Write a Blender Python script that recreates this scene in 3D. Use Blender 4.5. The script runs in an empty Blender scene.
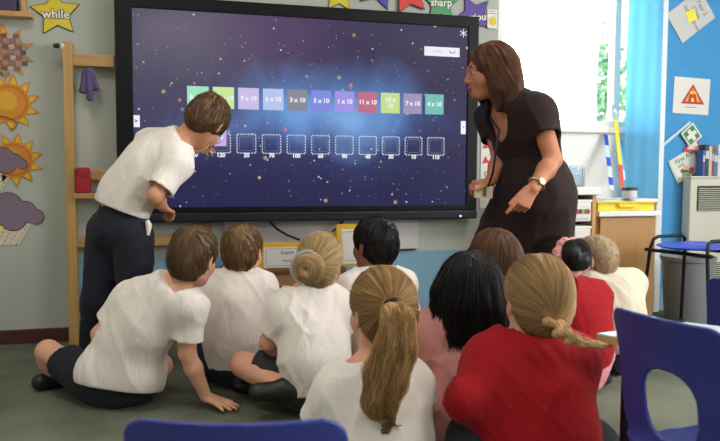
import bpy, math, random
import numpy as np
from mathutils import Vector, Matrix

random.seed(7)
RNG = np.random.default_rng(11)
SC = bpy.context.scene
COL = SC.collection
PI = math.pi

# ------------------------------------------------------------------ camera
CAM_F, CAM_H, CAM_D = 700.0, 0.88, 3.9073
CAM_YAW, CAM_PITCH, CAM_ROLL = math.radians(14.5), math.atan(46 / 700), 0.004
cam_data = bpy.data.cameras.new('camera')
cam = bpy.data.objects.new('camera', cam_data)
COL.objects.link(cam)
cam_data.sensor_fit = 'HORIZONTAL'
cam_data.sensor_width = 36.0
cam_data.lens = 36.0 * CAM_F / 720.0
cam_data.clip_start = 0.05
cam.location = (0, -CAM_D, CAM_H)
cam.rotation_euler = (Matrix.Rotation(-CAM_YAW, 3, 'Z') @ Matrix.Rotation(PI / 2 - CAM_PITCH, 3, 'X')
                      @ Matrix.Rotation(CAM_ROLL, 3, 'Z')).to_euler()
cam_data.dof.use_dof = True
cam_data.dof.focus_distance = 2.9
cam_data.dof.aperture_fstop = 5.0
SC.camera = cam

# ------------------------------------------------------------------ view and world
SC.view_settings.view_transform = 'Standard'
SC.view_settings.look = 'None'
SC.view_settings.gamma = 1.0
SC.view_settings.use_curve_mapping = False
SC.view_settings.exposure = 0.0
world = bpy.data.worlds.new('world')
SC.world = world
world.use_nodes = True
wn = world.node_tree.nodes
wbg = wn['Background']
wbg.inputs[0].default_value = (.90, .96, 1.0, 1)
wbg.inputs[1].default_value = 5.0

def area_light(name, loc, direction, sx, sy, power, color=(1, 1, 1)):
    d = bpy.data.lights.new(name, 'AREA')
    d.shape = 'RECTANGLE'
    d.size, d.size_y = sx, sy
    d.energy = power
    d.color = color
    o = bpy.data.objects.new(name, d)
    COL.objects.link(o)
    o.location = loc
    o.rotation_euler = Vector(direction).to_track_quat('-Z', 'Y').to_euler()
    return o

# daylight through the back window (seen) and through the window row of the right wall (out of frame)
area_light('daylight', (2.26, 0.30, 1.95), (-0.25, -1, -0.35), 0.9, 1.5, 42, (0.95, 0.98, 1.0))
area_light('daylight', (4.45, -3.8, 1.75), (-1, 0.0, -0.22), 3.6, 1.4, 112, (1.0, 0.98, 0.95))

# ------------------------------------------------------------------ geometry helpers
def ray(u, v):
    X0, Y0 = (u - 360) / CAM_F, -(v - 220.5) / CAM_F
    c, s = math.cos(CAM_ROLL), math.sin(CAM_ROLL)
    X, Y = X0 * c - Y0 * s, X0 * s + Y0 * c
    cp, sp, ct, st = math.cos(CAM_PITCH), math.sin(CAM_PITCH), math.cos(CAM_YAW), math.sin(CAM_YAW)
    a = (X, cp + Y * sp, -sp + Y * cp)
    return np.array([a[0] * ct + a[1] * st, -a[0] * st + a[1] * ct, a[2]])

CAMP = np.array([0, -CAM_D, CAM_H])
def P(u, v, d):
    """The point at depth d that the photo shows at (u, v)."""
    return CAMP + d * ray(u, v)
def W(u, v, y=0.0):
    """The point of the plane at distance y in front of the back wall."""
    r = ray(u, v)
    return CAMP + (y + CAM_D) / r[1] * r

def lin(c):
    return tuple(((x / 255) / 12.92 if x / 255 <= 0.04045 else ((x / 255 + 0.055) / 1.055) ** 2.4) for x in c)

def mat(name, rgb, rough=0.6, var=0.0, vscale=8.0, bump=0.0, bscale=60.0, metal=0.0, spec=0.5, sss=0.0,
        emit=0.0, trans=0.0, island=0.0, sheen=0.0, alpha=1.0):
    """Procedural principled material; rgb in sRGB 0-255."""
    m = bpy.data.materials.new(name)
    m.use_nodes = True
    nt = m.node_tree
    b = nt.nodes['Principled BSDF']
    col = lin(rgb)
    b.inputs['Base Color'].default_value = (*col, 1)
    b.inputs['Roughness'].default_value = rough
    b.inputs['Metallic'].default_value = metal
    b.inputs['Specular IOR Level'].default_value = spec
    if sss:
        b.inputs['Subsurface Weight'].default_value = sss
        b.inputs['Subsurface Radius'].default_value = (0.02, 0.008, 0.004)
        b.inputs['Subsurface Scale'].default_value = 0.4
    if sheen:
        b.inputs['Sheen Weight'].default_value = sheen
    if trans:
        b.inputs['Transmission Weight'].default_value = trans
    if alpha < 1:
        b.inputs['Alpha'].default_value = alpha
    if emit:
        b.inputs['Emission Color'].default_value = (*col, 1)
        b.inputs['Emission Strength'].default_value = emit
    tc = nt.nodes.new('ShaderNodeTexCoord')
    if var or island:
        mx = nt.nodes.new('ShaderNodeMix')
        mx.data_type = 'RGBA'
        lo = [max(0, c * (1 - (var or island))) for c in col]
        hi = [min(1, c * (1 + (var or island))) for c in col]
        mx.inputs[6].default_value = (*lo, 1)
        mx.inputs[7].default_value = (*hi, 1)
        if island:
            g = nt.nodes.new('ShaderNodeNewGeometry')
            nt.links.new(g.outputs['Random Per Island'], mx.inputs[0])
        else:
            n = nt.nodes.new('ShaderNodeTexNoise')
            n.inputs['Scale'].default_value = vscale
            n.inputs['Detail'].default_value = 5
            nt.links.new(tc.outputs['Object'], n.inputs['Vector'])
            nt.links.new(n.outputs[0], mx.inputs[0])
        nt.links.new(mx.outputs[2], b.inputs['Base Color'])
    if bump:
        n2 = nt.nodes.new('ShaderNodeTexNoise')
        n2.inputs['Scale'].default_value = bscale
        n2.inputs['Detail'].default_value = 4
        bp = nt.nodes.new('ShaderNodeBump')
        bp.inputs['Strength'].default_value = bump
        bp.inputs['Distance'].default_value = 0.01
        nt.links.new(tc.outputs['Object'], n2.inputs['Vector'])
        nt.links.new(n2.outputs[0], bp.inputs['Height'])
        nt.links.new(bp.outputs[0], b.inputs['Normal'])
    return m

def wood_mat(name, rgb, axis='Z', dark=0.72):
    m = mat(name, rgb, rough=0.45)
    nt = m.node_tree
    b = nt.nodes['Principled BSDF']
    tc = [n for n in nt.nodes if n.type == 'TEX_COORD'][0]
    mp = nt.nodes.new('ShaderNodeMapping')
    sc = {'X': (1.2, 14, 14), 'Y': (14, 1.2, 14), 'Z': (14, 14, 1.2)}[axis]
    mp.inputs['Scale'].default_value = sc
    n = nt.nodes.new('ShaderNodeTexNoise')
    n.inputs['Scale'].default_value = 2.5
    n.inputs['Detail'].default_value = 6
    n.inputs['Distortion'].default_value = 0.6
    mx = nt.nodes.new('ShaderNodeMix')
    mx.data_type = 'RGBA'
    c = lin(rgb)
    mx.inputs[6].default_value = (*[x * dark for x in c], 1)
    mx.inputs[7].default_value = (*[min(1, x * 1.18) for x in c], 1)
    nt.links.new(tc.outputs['Object'], mp.inputs[0])
    nt.links.new(mp.outputs[0], n.inputs['Vector'])
    nt.links.new(n.outputs[0], mx.inputs[0])
    nt.links.new(mx.outputs[2], b.inputs['Base Color'])
    return m

# ------------------------------------------------------------------ object helpers
def tag(o, label, cat, group=None, kind=None):
    o['label'] = label
    o['category'] = cat
    if group:
        o['group'] = group
    if kind:
        o['kind'] = kind
    return o

def thing(name, label, cat, loc=(0, 0, 0), rotz=0.0, group=None):
    o = bpy.data.objects.new(name, None)
    o.empty_display_size = 0.05
    COL.objects.link(o)
    o.location = loc
    o.rotation_euler = (0, 0, rotz)
    return tag(o, label, cat, group)

def raw_mesh(name, verts, faces, mats, fmat=None, smooth=False):
    me = bpy.data.meshes.new(name)
    me.from_pydata([tuple(v) for v in verts], [], [tuple(f) for f in faces])
    for m in mats:
        me.materials.append(m)
    if fmat is not None:
        me.polygons.foreach_set('material_index', np.array(fmat, dtype=np.int32))
    if smooth:
        me.polygons.foreach_set('use_smooth', np.ones(len(me.polygons), dtype=bool))
    me.update()
    return me

def np_mesh(name, v, f, mats, fmat=None, smooth=True):
    """Fast path for large arrays; f is (n, k) with constant k."""
    me = bpy.data.meshes.new(name)
    n, k = f.shape
    me.vertices.add(len(v))
    me.vertices.foreach_set('co', np.ascontiguousarray(v, dtype=np.float32).ravel())
    me.loops.add(n * k)
    me.loops.foreach_set('vertex_index', np.ascontiguousarray(f, dtype=np.int32).ravel())
    me.polygons.add(n)
    me.polygons.foreach_set('loop_start', np.arange(0, n * k, k, dtype=np.int32))
    me.polygons.foreach_set('loop_total', np.full(n, k, dtype=np.int32))
    for m in mats:
        me.materials.append(m)
    if fmat is not None:
        me.polygons.foreach_set('material_index', np.ascontiguousarray(fmat, dtype=np.int32))
    me.polygons.foreach_set('use_smooth', np.full(n, smooth, dtype=bool))
    me.update(calc_edges=True)
    me.validate()
    return me

def link(name, me, parent=None):
    o = bpy.data.objects.new(name, me)
    COL.objects.link(o)
    if parent is not None:
        o.parent = parent
    return o

class MB:
    """Collects shapes into one mesh."""
    def __init__(self):
        self.v, self.f, self.m, self.mats = [], [], [], []
    def mi(self, m):
        if m not in self.mats:
            self.mats.append(m)
        return self.mats.index(m)
    def add(self, verts, faces, m):
        b = len(self.v)
        self.v += [tuple(float(c) for c in p) for p in verts]
        i = self.mi(m)
        for f in faces:
            self.f.append([b + k for k in f])
            self.m.append(i)
        return self
    def box(self, lo, hi, m, bev=0.0, R=None, c=None):
        lo, hi = np.array(lo, float), np.array(hi, float)
        if bev <= 0:
            vs = [(x, y, z) for x in (lo[0], hi[0]) for y in (lo[1], hi[1]) for z in (lo[2], hi[2])]
            fs = [(0, 1, 3, 2), (4, 6, 7, 5), (0, 4, 5, 1), (2, 3, 7, 6), (0, 2, 6, 4), (1, 5, 7, 3)]
        else:
            import bmesh
            bm = bmesh.new()
            bmesh.ops.create_cube(bm, size=1.0)
            for p in bm.verts:
                p.co = Vector((lo + hi) / 2) + Vector([(hi - lo)[k] * p.co[k] for k in range(3)])
            bmesh.ops.bevel(bm, geom=bm.edges[:], offset=bev, segments=2, affect='EDGES', profile=0.6)
            bm.verts.index_update()
            vs = [tuple(p.co) for p in bm.verts]
            fs = [[p.index for p in f.verts] for f in bm.faces]
            bm.free()
        if R is not None:
            c = (lo + hi) / 2 if c is None else np.array(c)
            R = np.array(R)
            vs = [tuple(c + R @ (np.array(p) - c)) for p in vs]
        return self.add(vs, fs, m)
    def tube(self, pts, r, m, seg=10, cap=True, closed=False):
        pts = [np.array(p, float) for p in pts]
        n = len(pts)
        rs = r if hasattr(r, '__len__') else [r] * n
        vs, fs = [], []
        up = None
        for i in range(n):
            if closed:
                t = pts[(i + 1) % n] - pts[i - 1]
            else:
                t = pts[min(i + 1, n - 1)] - pts[max(i - 1, 0)]
            t = t / (np.linalg.norm(t) + 1e-9)
            if up is None:
                a = np.array([0, 0, 1.0]) if abs(t[2]) < 0.9 else np.array([1.0, 0, 0])
                up = np.cross(t, a)
            up = up - t * np.dot(up, t)
            up /= np.linalg.norm(up) + 1e-9
            w = np.cross(t, up)
            for k in range(seg):
                a = 2 * PI * k / seg
                vs.append(pts[i] + rs[i] * (math.cos(a) * up + math.sin(a) * w))
        for i in range(n if closed else n - 1):
            j = (i + 1) % n
            for k in range(seg):
                k2 = (k + 1) % seg
                fs.append((i * seg + k, i * seg + k2, j * seg + k2, j * seg + k))
        if cap and not closed:
            fs.append(tuple(range(seg))[::-1])
            fs.append(tuple((n - 1) * seg + k for k in range(seg)))
        return self.add(vs, fs, m)
    def lathe(self, prof, c, m, seg=32, closed=True):
        """prof: list of (radius, z) about the vertical axis at c."""
        vs, fs = [], []
        for r, z in prof:
            for k in range(seg):
                a = 2 * PI * k / seg
                vs.append((c[0] + r * math.cos(a), c[1] + r * math.sin(a), c[2] + z))
        for i in range(len(prof) - 1):
            for k in range(seg):
                k2 = (k + 1) % seg
                fs.append((i * seg + k, i * seg + k2, (i + 1) * seg + k2, (i + 1) * seg + k))
        if closed:
            fs.append(tuple(range(seg))[::-1])
            fs.append(tuple((len(prof) - 1) * seg + k for k in range(seg)))
        return self.add(vs, fs, m)
    def slab(self, poly, y0, y1, m):
        """A polygon of (x, z) points in a wall-parallel plane, with real thickness between y0 (front) and y1 (back)."""
        n = len(poly)
        area = sum(poly[i][0] * poly[(i + 1) % n][1] - poly[(i + 1) % n][0] * poly[i][1] for i in range(n))
        if area < 0:
            poly = poly[::-1]
        vs = [(x, y0, z) for x, z in poly] + [(x, y1, z) for x, z in poly]
        fs = [tuple(range(n)), tuple(range(2 * n - 1, n - 1, -1))]
        for i in range(n):
            j = (i + 1) % n
            fs.append((j, i, n + i, n + j))
        return self.add(vs, fs, m)
    def text(self, s, size, m, origin, xdir=(1, 0, 0), ydir=(0, 0, 1), bold=0.0, align='CENTER', sx=1.0, depth=0.0):
        cu = bpy.data.curves.new('t', 'FONT')
        cu.body = s
        cu.size = size
        cu.align_x = align
        cu.align_y = 'CENTER'
        cu.offset = bold
        cu.resolution_u = 3
        cu.extrude = depth
        o = bpy.data.objects.new('t', cu)
        COL.objects.link(o)
        dg = bpy.context.evaluated_depsgraph_get()
        me = bpy.data.meshes.new_from_object(o.evaluated_get(dg))
        X, Y = np.array(xdir, float), np.array(ydir, float)
        Z = np.cross(X, Y)
        vs = [np.array(origin) + sx * p.co[0] * X + p.co[1] * Y + p.co[2] * Z for p in me.vertices]
        fs = [tuple(p.vertices) for p in me.polygons]
        bpy.data.objects.remove(o)
        bpy.data.curves.remove(cu)
        bpy.data.meshes.remove(me)
        return self.add(vs, fs, m)
    def build(self, name, parent=None, smooth=False, origin=None):
        org = np.array(origin if origin is not None else (0, 0, 0), float)
        v = [tuple(np.array(p) - org) for p in self.v]
        me = raw_mesh(name, v, self.f, self.mats, self.m, smooth)
        if smooth:
            me.set_sharp_from_angle(angle=math.radians(40))
        o = link(name, me, parent)
        if parent is None and origin is not None:
            o.location = tuple(org)
        return o

def structure(o):
    o['kind'] = 'structure'
    return o
# ------------------------------------------------------------------ smooth solid modelling (signed distance -> surface net)
_TAB = np.random.default_rng(5).random((32, 32, 32)).astype(np.float32) * 2 - 1
def vnoise(q):
    """Value noise of an (n, 3) array, range -1..1."""
    i = np.floor(q).astype(np.int64)
    f = (q - i).astype(np.float32)
    f = f * f * (3 - 2 * f)
    r = 0
    for dx in (0, 1):
        wx = f[:, 0] if dx else 1 - f[:, 0]
        for dy in (0, 1):
            wy = f[:, 1] if dy else 1 - f[:, 1]
            for dz in (0, 1):
                wz = f[:, 2] if dz else 1 - f[:, 2]
                r = r + wx * wy * wz * _TAB[(i[:, 0] + dx) & 31, (i[:, 1] + dy) & 31, (i[:, 2] + dz) & 31]
    return r

def V(*a):
    return np.array(a, float)
def nrm(a):
    a = np.asarray(a, float)
    return a / (np.linalg.norm(a) + 1e-12)

def cap(a, b, r1, r2=None, n=None, q=1.0, k=0.02, clips=()):
    """A tapered capsule; n, q: squash by q along the unit vector n."""
    return dict(t='c', a=np.asarray(a, float), b=np.asarray(b, float), r1=r1, r2=r1 if r2 is None else r2,
                n=None if n is None else nrm(n), q=q, k=k, clips=clips)
def ell(c, r, R=None, k=0.02, clips=()):
    return dict(t='e', c=np.asarray(c, float), r=np.asarray(r, float), R=np.eye(3) if R is None else np.asarray(R, float), k=k, clips=clips)

def grow(prims, off):
    out = []
    for p in prims:
        p = dict(p)
        if p['t'] == 'c':
            p['r1'] += off
            p['r2'] += off
        else:
            p['r'] = p['r'] + off
        out.append(p)
    return out

def bbox(p):
    if p['t'] == 'c':
        R = max(p['r1'], p['r2']) * max(1, p['q'])
        return np.minimum(p['a'], p['b']) - R, np.maximum(p['a'], p['b']) + R
    R = max(p['r'])
    return p['c'] - R, p['c'] + R

def pdist(p, X, Y, Z):
    if p['t'] == 'c':
        a, b, n, q = p['a'], p['b'], p['n'], p['q']
        x, y, z = X - a[0], Y - a[1], Z - a[2]
        ba = b - a
        if n is not None:
            s = 1 / q - 1
            c = (x * n[0] + y * n[1] + z * n[2]) * s
            x, y, z = x + c * n[0], y + c * n[1], z + c * n[2]
            ba = ba + s * np.dot(ba, n) * n
        t = np.clip((x * ba[0] + y * ba[1] + z * ba[2]) / (np.dot(ba, ba) + 1e-12), 0, 1)
        d = np.sqrt((x - ba[0] * t) ** 2 + (y - ba[1] * t) ** 2 + (z - ba[2] * t) ** 2) - (p['r1'] + (p['r2'] - p['r1']) * t)
        d = d * min(1.0, q)
    else:
        x, y, z = X - p['c'][0], Y - p['c'][1], Z - p['c'][2]
        R, r = p['R'], p['r']
        u = [x * R[0, i] + y * R[1, i] + z * R[2, i] for i in range(3)]
        k0 = np.sqrt(sum((u[i] / r[i]) ** 2 for i in range(3)))
        k1 = np.sqrt(sum((u[i] / r[i] ** 2) ** 2 for i in range(3)))
        d = k0 * (k0 - 1) / (k1 + 1e-9)
    for pt, nn in p['clips']:
        d = np.maximum(d, (X - pt[0]) * nn[0] + (Y - pt[1]) * nn[1] + (Z - pt[2]) * nn[2])
    return d

class Field:
    def __init__(self, prims, h, pad=0.03, lo=None, hi=None):
        if lo is None:
            bs = [bbox(p) for p in prims]
            lo = np.min([b[0] for b in bs], axis=0) - pad
            hi = np.max([b[1] for b in bs], axis=0) + pad
        self.lo, self.h = np.asarray(lo, float), h
        self.n = np.maximum(np.ceil((np.asarray(hi) - lo) / h).astype(int), 3)
        self.ax = [(self.lo[i] + h * np.arange(self.n[i])).astype(np.float32) for i in range(3)]
        self.F = np.full(self.n, 0.25, np.float32)
        for p in prims:
            self.add(p)
    def _sl(self, lo, hi):
        i0 = np.clip(np.floor((lo - self.lo) / self.h).astype(int), 0, self.n)
        i1 = np.clip(np.ceil((hi - self.lo) / self.h).astype(int) + 1, 0, self.n)
        return tuple(slice(a, b) for a, b in zip(i0, i1))
    def _grid(self, s):
        return (self.ax[0][s[0]][:, None, None], self.ax[1][s[1]][None, :, None], self.ax[2][s[2]][None, None, :])
    def add(self, p):
        lo, hi = bbox(p)
        pad = p['k'] + 2 * self.h + 0.012
        s = self._sl(lo - pad, hi + pad)
        if any(x.stop <= x.start for x in s):
            return
        d = pdist(p, *self._grid(s)).astype(np.float32)
        F, k = self.F[s], p['k']
        if k > 0:
            hh = np.maximum(k - np.abs(F - d), 0) / k
            self.F[s] = np.minimum(F, d) - hh * hh * k * 0.25
        else:
            self.F[s] = np.minimum(F, d)
    def sub(self, p, k=0.006):
        lo, hi = bbox(p)
        s = self._sl(lo - 0.03, hi + 0.03)
        if any(x.stop <= x.start for x in s):
            return
        d = -pdist(p, *self._grid(s)).astype(np.float32)
        F = self.F[s]
        hh = np.maximum(k - np.abs(F - d), 0) / k
        self.F[s] = np.maximum(F, d) + hh * hh * k * 0.25
    def clip(self, pt, n):
        X, Y, Z = self._grid((slice(None),) * 3)
        n = nrm(n)
        self.F = np.maximum(self.F, ((X - pt[0]) * n[0] + (Y - pt[1]) * n[1] + (Z - pt[2]) * n[2]).astype(np.float32))
    def custom(self, fn, op='max'):
        d = fn(*self._grid((slice(None),) * 3)).astype(np.float32)
        self.F = np.maximum(self.F, d) if op == 'max' else np.minimum(self.F, d)
    def displace(self, fn, band=0.03):
        idx = np.where(np.abs(self.F) < band)
        q = np.stack([self.ax[i][idx[i]] for i in range(3)], axis=1)
        self.F[idx] += fn(q).astype(np.float32)
    def sample(self, p):
        q = (p - self.lo) / self.h
        q = np.clip(q, 0, self.n - 1.001)
        i = np.floor(q).astype(int)
        f = q - i
        r = 0
        for dx in (0, 1):
            for dy in (0, 1):
                for dz in (0, 1):
                    w = (f[:, 0] if dx else 1 - f[:, 0]) * (f[:, 1] if dy else 1 - f[:, 1]) * (f[:, 2] if dz else 1 - f[:, 2])
                    r = r + w * self.F[i[:, 0] + dx, i[:, 1] + dy, i[:, 2] + dz]
        return r
    def grad(self, p):
        e = self.h
        g = np.stack([self.sample(p + V(*(e if j == i else 0 for j in range(3)))) - self.sample(p - V(*(e if j == i else 0 for j in range(3)))) for i in range(3)], axis=1)
        return g / (np.linalg.norm(g, axis=1, keepdims=True) + 1e-9)
    def mesh(self, biggest=False):
        F = self.F
        F[0], F[-1], F[:, 0], F[:, -1], F[:, :, 0], F[:, :, -1] = .1, .1, .1, .1, .1, .1
        S = F < 0
        nx, ny, nz = F.shape
        cnt = np.zeros((nx - 1, ny - 1, nz - 1), np.uint8)
        for dx in (0, 1):
            for dy in (0, 1):
                for dz in (0, 1):
                    cnt += S[dx:nx - 1 + dx, dy:ny - 1 + dy, dz:nz - 1 + dz]
        ci = np.argwhere((cnt > 0) & (cnt < 8))
        vid = np.full(cnt.shape, -1, np.int32)
        vid[ci[:, 0], ci[:, 1], ci[:, 2]] = np.arange(len(ci))
        offs = [(a, b, c) for a in (0, 1) for b in (0, 1) for c in (0, 1)]
        cv = [F[ci[:, 0] + a, ci[:, 1] + b, ci[:, 2] + c] for a, b, c in offs]
        acc = np.zeros((len(ci), 3))
        num = np.zeros(len(ci))
        for i, oi in enumerate(offs):
            for j, oj in enumerate(offs):
                if j > i and sum(abs(x - y) for x, y in zip(oi, oj)) == 1:
                    m = (cv[i] < 0) != (cv[j] < 0)
                    t = np.where(m, cv[i] / np.where(m, cv[i] - cv[j], 1), 0)
                    pt = np.array(oi)[None] + t[:, None] * (np.array(oj) - np.array(oi))[None]
                    acc += pt * m[:, None]
                    num += m
        v = self.lo + self.h * (ci + acc / num[:, None])
        quads = []
        for axn in range(3):
            sl0 = [slice(None)] * 3
            sl1 = [slice(None)] * 3
            sl0[axn], sl1[axn] = slice(0, -1), slice(1, None)
            A, B = S[tuple(sl0)], S[tuple(sl1)]
            e = np.argwhere(A != B)
            o1, o2 = [(1, 2), (2, 0), (0, 1)][axn]
            e = e[(e[:, o1] > 0) & (e[:, o2] > 0)]
            def cell(d1, d2):
                c = e.copy()
                c[:, o1] -= d1
                c[:, o2] -= d2
                return vid[c[:, 0], c[:, 1], c[:, 2]]
            qd = np.stack([cell(1, 1), cell(0, 1), cell(0, 0), cell(1, 0)], axis=1)
            flip = ~A[e[:, 0], e[:, 1], e[:, 2]]
            qd[flip] = qd[flip][:, ::-1]
            quads.append(qd)
        f = np.concatenate(quads)
        f = f[(f >= 0).all(axis=1)]
        if biggest and len(v):
            lab = np.arange(len(v))
            while True:
                m = lab[f].min(axis=1)
                new = lab.copy()
                for k in range(4):
                    np.minimum.at(new, f[:, k], m)
                new = new[new]
                if (new == lab).all():
                    break
                lab = new
            keep = lab == np.bincount(lab).argmax()
            remap = np.cumsum(keep) - 1
            f = remap[f[keep[f[:, 0]]]]
            v = v[keep]
        return v, f

def solid(name, field, m, parent, org=(0, 0, 0), biggest=True):
    v, f = field.mesh(biggest)
    return link(name, np_mesh(name, v - np.asarray(org, float), f, [m]), parent)

def folds(axis, amp=0.005, freq=22.0, along=5.0, seed=0.0, diag=0.0, side=None):
    """Cloth folds that run along the axis."""
    a = nrm(axis)
    s = nrm(np.cross(a, V(0.3, 0.8, 0.2))) if side is None else nrm(side)
    b = np.cross(a, s)
    a2 = nrm(a + diag * s)
    s2 = nrm(s - diag * a)
    def fn(q):
        w = 0.02 * np.stack([vnoise(q * 9 + seed + k * 7.7) for k in range(3)], axis=1)
        q = q + w
        c = np.stack([q @ a2 * along, q @ s2 * freq, q @ b * freq * 0.7], axis=1) + seed
        n1 = vnoise(c)
        c2 = np.stack([q @ nrm(a - 0.8 * s) * along * 1.5, q @ nrm(s + 0.8 * a) * freq * 1.3, q @ b * freq], axis=1) + seed + 13.3
        n2 = vnoise(c2)
        lowf = vnoise(q * 7.0 + seed + 3.0)
        r1 = np.clip(1 - 2.6 * np.abs(n1), 0, 1) ** 1.5
        r2 = np.clip(1 - 2.6 * np.abs(n2), 0, 1) ** 1.5
        return amp * (.35 - .75 * r1 - .55 * r2 - .6 * lowf)
    return fn
# ------------------------------------------------------------------ people
def frame(fwd, up=(0, 0, 1)):
    f = nrm(fwd)
    r = nrm(np.cross(f, up))
    return np.stack([r, f, np.cross(r, f)], axis=1)

def head_local(c, R, s):
    return lambda x, y, z: c + s * (R @ V(x, y, z))

def head_prims(c, R, s):
    L = head_local(c, R, s)
    p = [ell(L(0, -.012, .028), s * V(.071, .092, .080), R, .02),
         ell(L(0, .03, -.035), s * V(.055, .056, .068), R, .03 * s),
         ell(L(0, .060, -.085), s * V(.024, .022, .019), R, .03 * s)]
    for e in (-1, 1):
        p.append(ell(L(e * .036, .052, -.03), s * V(.027, .028, .030), R, .025 * s))
        p.append(cap(L(e * .045, -.02, -.06), L(e * .02, .05, -.085), .014 * s, .014 * s, k=.03 * s))
        Re = R @ np.array(Matrix.Rotation(e * .35, 3, 'Z'))
        p.append(ell(L(e * .076, -.010, -.006), s * V(.009, .019, .031), Re, .008 * s))
    p += [cap(L(0, .084, .012), L(0, .103, -.027), .0065 * s, .0105 * s, k=.012 * s),
          cap(L(-.011, .092, -.032), L(.011, .092, -.032), .0075 * s, k=.008 * s),
          cap(L(-.036, .074, .024), L(.036, .074, .024), .011 * s, k=.016 * s),
          cap(L(-.016, .081, -.056), L(.016, .081, -.056), .0075 * s, k=.008 * s),
          cap(L(-.013, .080, -.066), L(.013, .080, -.066), .0075 * s, k=.008 * s)]
    sub = [cap(L(-.019, .094, -.061), L(.019, .094, -.061), .0035 * s)]
    for e in (-1, 1):
        sub.append(ell(L(e * .031, .097, .004), s * V(.0135, .016, .0065), R))
        sub.append(ell(L(e * .089, -.004, -.004), s * V(.008, .010, .018), R))
    return p, sub

def hand_prims(w, fdir, pnorm, thumb, s=1.0, curl=(.3, .3, .35, .4), spread=.06, thumb_dir=None):
    f = nrm(fdir)
    n = nrm(pnorm - np.dot(pnorm, f) * f)
    t = nrm(thumb - np.dot(thumb, f) * f - np.dot(thumb, n) * n)
    p = []
    for j in range(4):
        lat = (1.5 - j) * .0185 * s
        kn = w + f * (.088, .090, .086, .079)[j] * s + t * lat
        p.append(cap(w + f * .012 * s + t * lat * .55, kn, .0125 * s, .0108 * s, n=n, q=.95, k=.012 * s))
        d = nrm(f + t * spread * (1.5 - j))
        a = kn
        length = (.070, .078, .073, .058)[j] * s
        ang = 0.0
        for k, part in enumerate((.45, .30, .25)):
            ang += curl[j] * (1.0, 1.1, .8)[k]
            dd = d * math.cos(ang) + n * math.sin(ang)
            b = a + dd * length * part
            p.append(cap(a, b, (.0092, .0083, .0076)[k] * s, (.0083, .0076, .0066)[k] * s, k=.004 * s))
            a = b
    th = nrm(f * .62 + t * .75 + n * .25) if thumb_dir is None else nrm(thumb_dir)
    a = w + f * .022 * s + t * .024 * s
    b = a + th * .045 * s
    p.append(cap(a, b, .0135 * s, .0105 * s, k=.016 * s))
    d2 = nrm(th + f * .35)
    p.append(cap(b, b + d2 * .030 * s, .0100 * s, .0085 * s, k=.004 * s))
    p.append(cap(b + d2 * .03 * s, b + d2 * .054 * s, .0088 * s, .0070 * s, k=.004 * s))
    return p

def sit(x, y, yaw=0.0, s=1.0, lean=(0, 0), over=None, hug=False):
    """Joints of a child sitting cross-legged on the floor at (x, y), facing yaw (0 = towards the back wall)."""
    J = dict(pel=(0, 0, .105), mid=(0, -.015, .225), che=(0, .015, .345), nek=(0, .05, .462), hed=(0, .075, .57),
             shL=(-.110, .035, .408), shR=(.110, .035, .408), elL=(-.175, .09, .235), elR=(.175, .09, .235),
             wrL=(-.10, .21, .19), wrR=(.10, .21, .19), hiL=(-.075, .03, .088), hiR=(.075, .03, .088),
             knL=(-.22, .19, .13), knR=(.22, .19, .13), anL=(.03, .24, .055), anR=(-.03, .19, .05),
             toL=(.13, .24, .04), toR=(-.13, .20, .04))
    if hug:      # knees drawn up in front of the chest, arms round them
        J.update(knL=(-.085, .20, .285), knR=(.085, .20, .285), anL=(-.08, .235, .06), anR=(.08, .235, .06), toL=(-.08, .345, .035), toR=(.08, .345, .035),
                 elL=(-.165, .13, .265), elR=(.165, .13, .265), wrL=(-.045, .275, .215), wrR=(.045, .28, .235))
    Rz = np.array(Matrix.Rotation(yaw, 3, 'Z'))
    out = {}
    for k, p in J.items():
        p = V(*p) * s
        p[0] += lean[0] * max(0, p[2] - .1) if k[:2] in ('mi', 'ch', 'ne', 'he', 'sh', 'el') else 0
        p[1] += lean[1] * max(0, p[2] - .1) if k[:2] in ('mi', 'ch', 'ne', 'he', 'sh', 'el') else 0
        out[k] = V(x, y, 0) + Rz @ p
    for k, p in (over or {}).items():
        out[k] = np.asarray(p, float)
    return out

def shirt_prims(J, S, off, side, front, up, tor):
    """Loose cloth over the torso: fuller at the waist than the body, sloping at the shoulders."""
    c, w = tor.get('chest', 1), tor.get('cloth_waist', tor.get('waist', 1) * 1.10)
    u = J['che'] + .55 * (J['nek'] - J['che'])
    shr = tor.get('shr', .040)
    hf = nrm(np.cross(J['mid'] - J['pel'], nrm(J['hiR'] - J['hiL'])))
    return [cap(J['pel'], J['mid'], .114 * S * tor.get('hip', 1) + off, .104 * S * w + off, hf, .80, .05),
            cap(J['mid'], J['che'], .104 * S * w + off, .112 * S * c + off, front, .76, .05),
            cap(J['che'], u, .112 * S * c + off, .080 * S * c + off, front, .76, .05),
            cap(J['shL'], J['shR'], (shr + off) * S, (shr + off) * S, k=.07 * S),
            cap(J['nek'] - up * .008, J['shL'] + up * .002, .048 * S + off * .6, shr * S * .85 + off, k=.06 * S),
            cap(J['nek'] - up * .008, J['shR'] + up * .002, .048 * S + off * .6, shr * S * .85 + off, k=.06 * S)]

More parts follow.
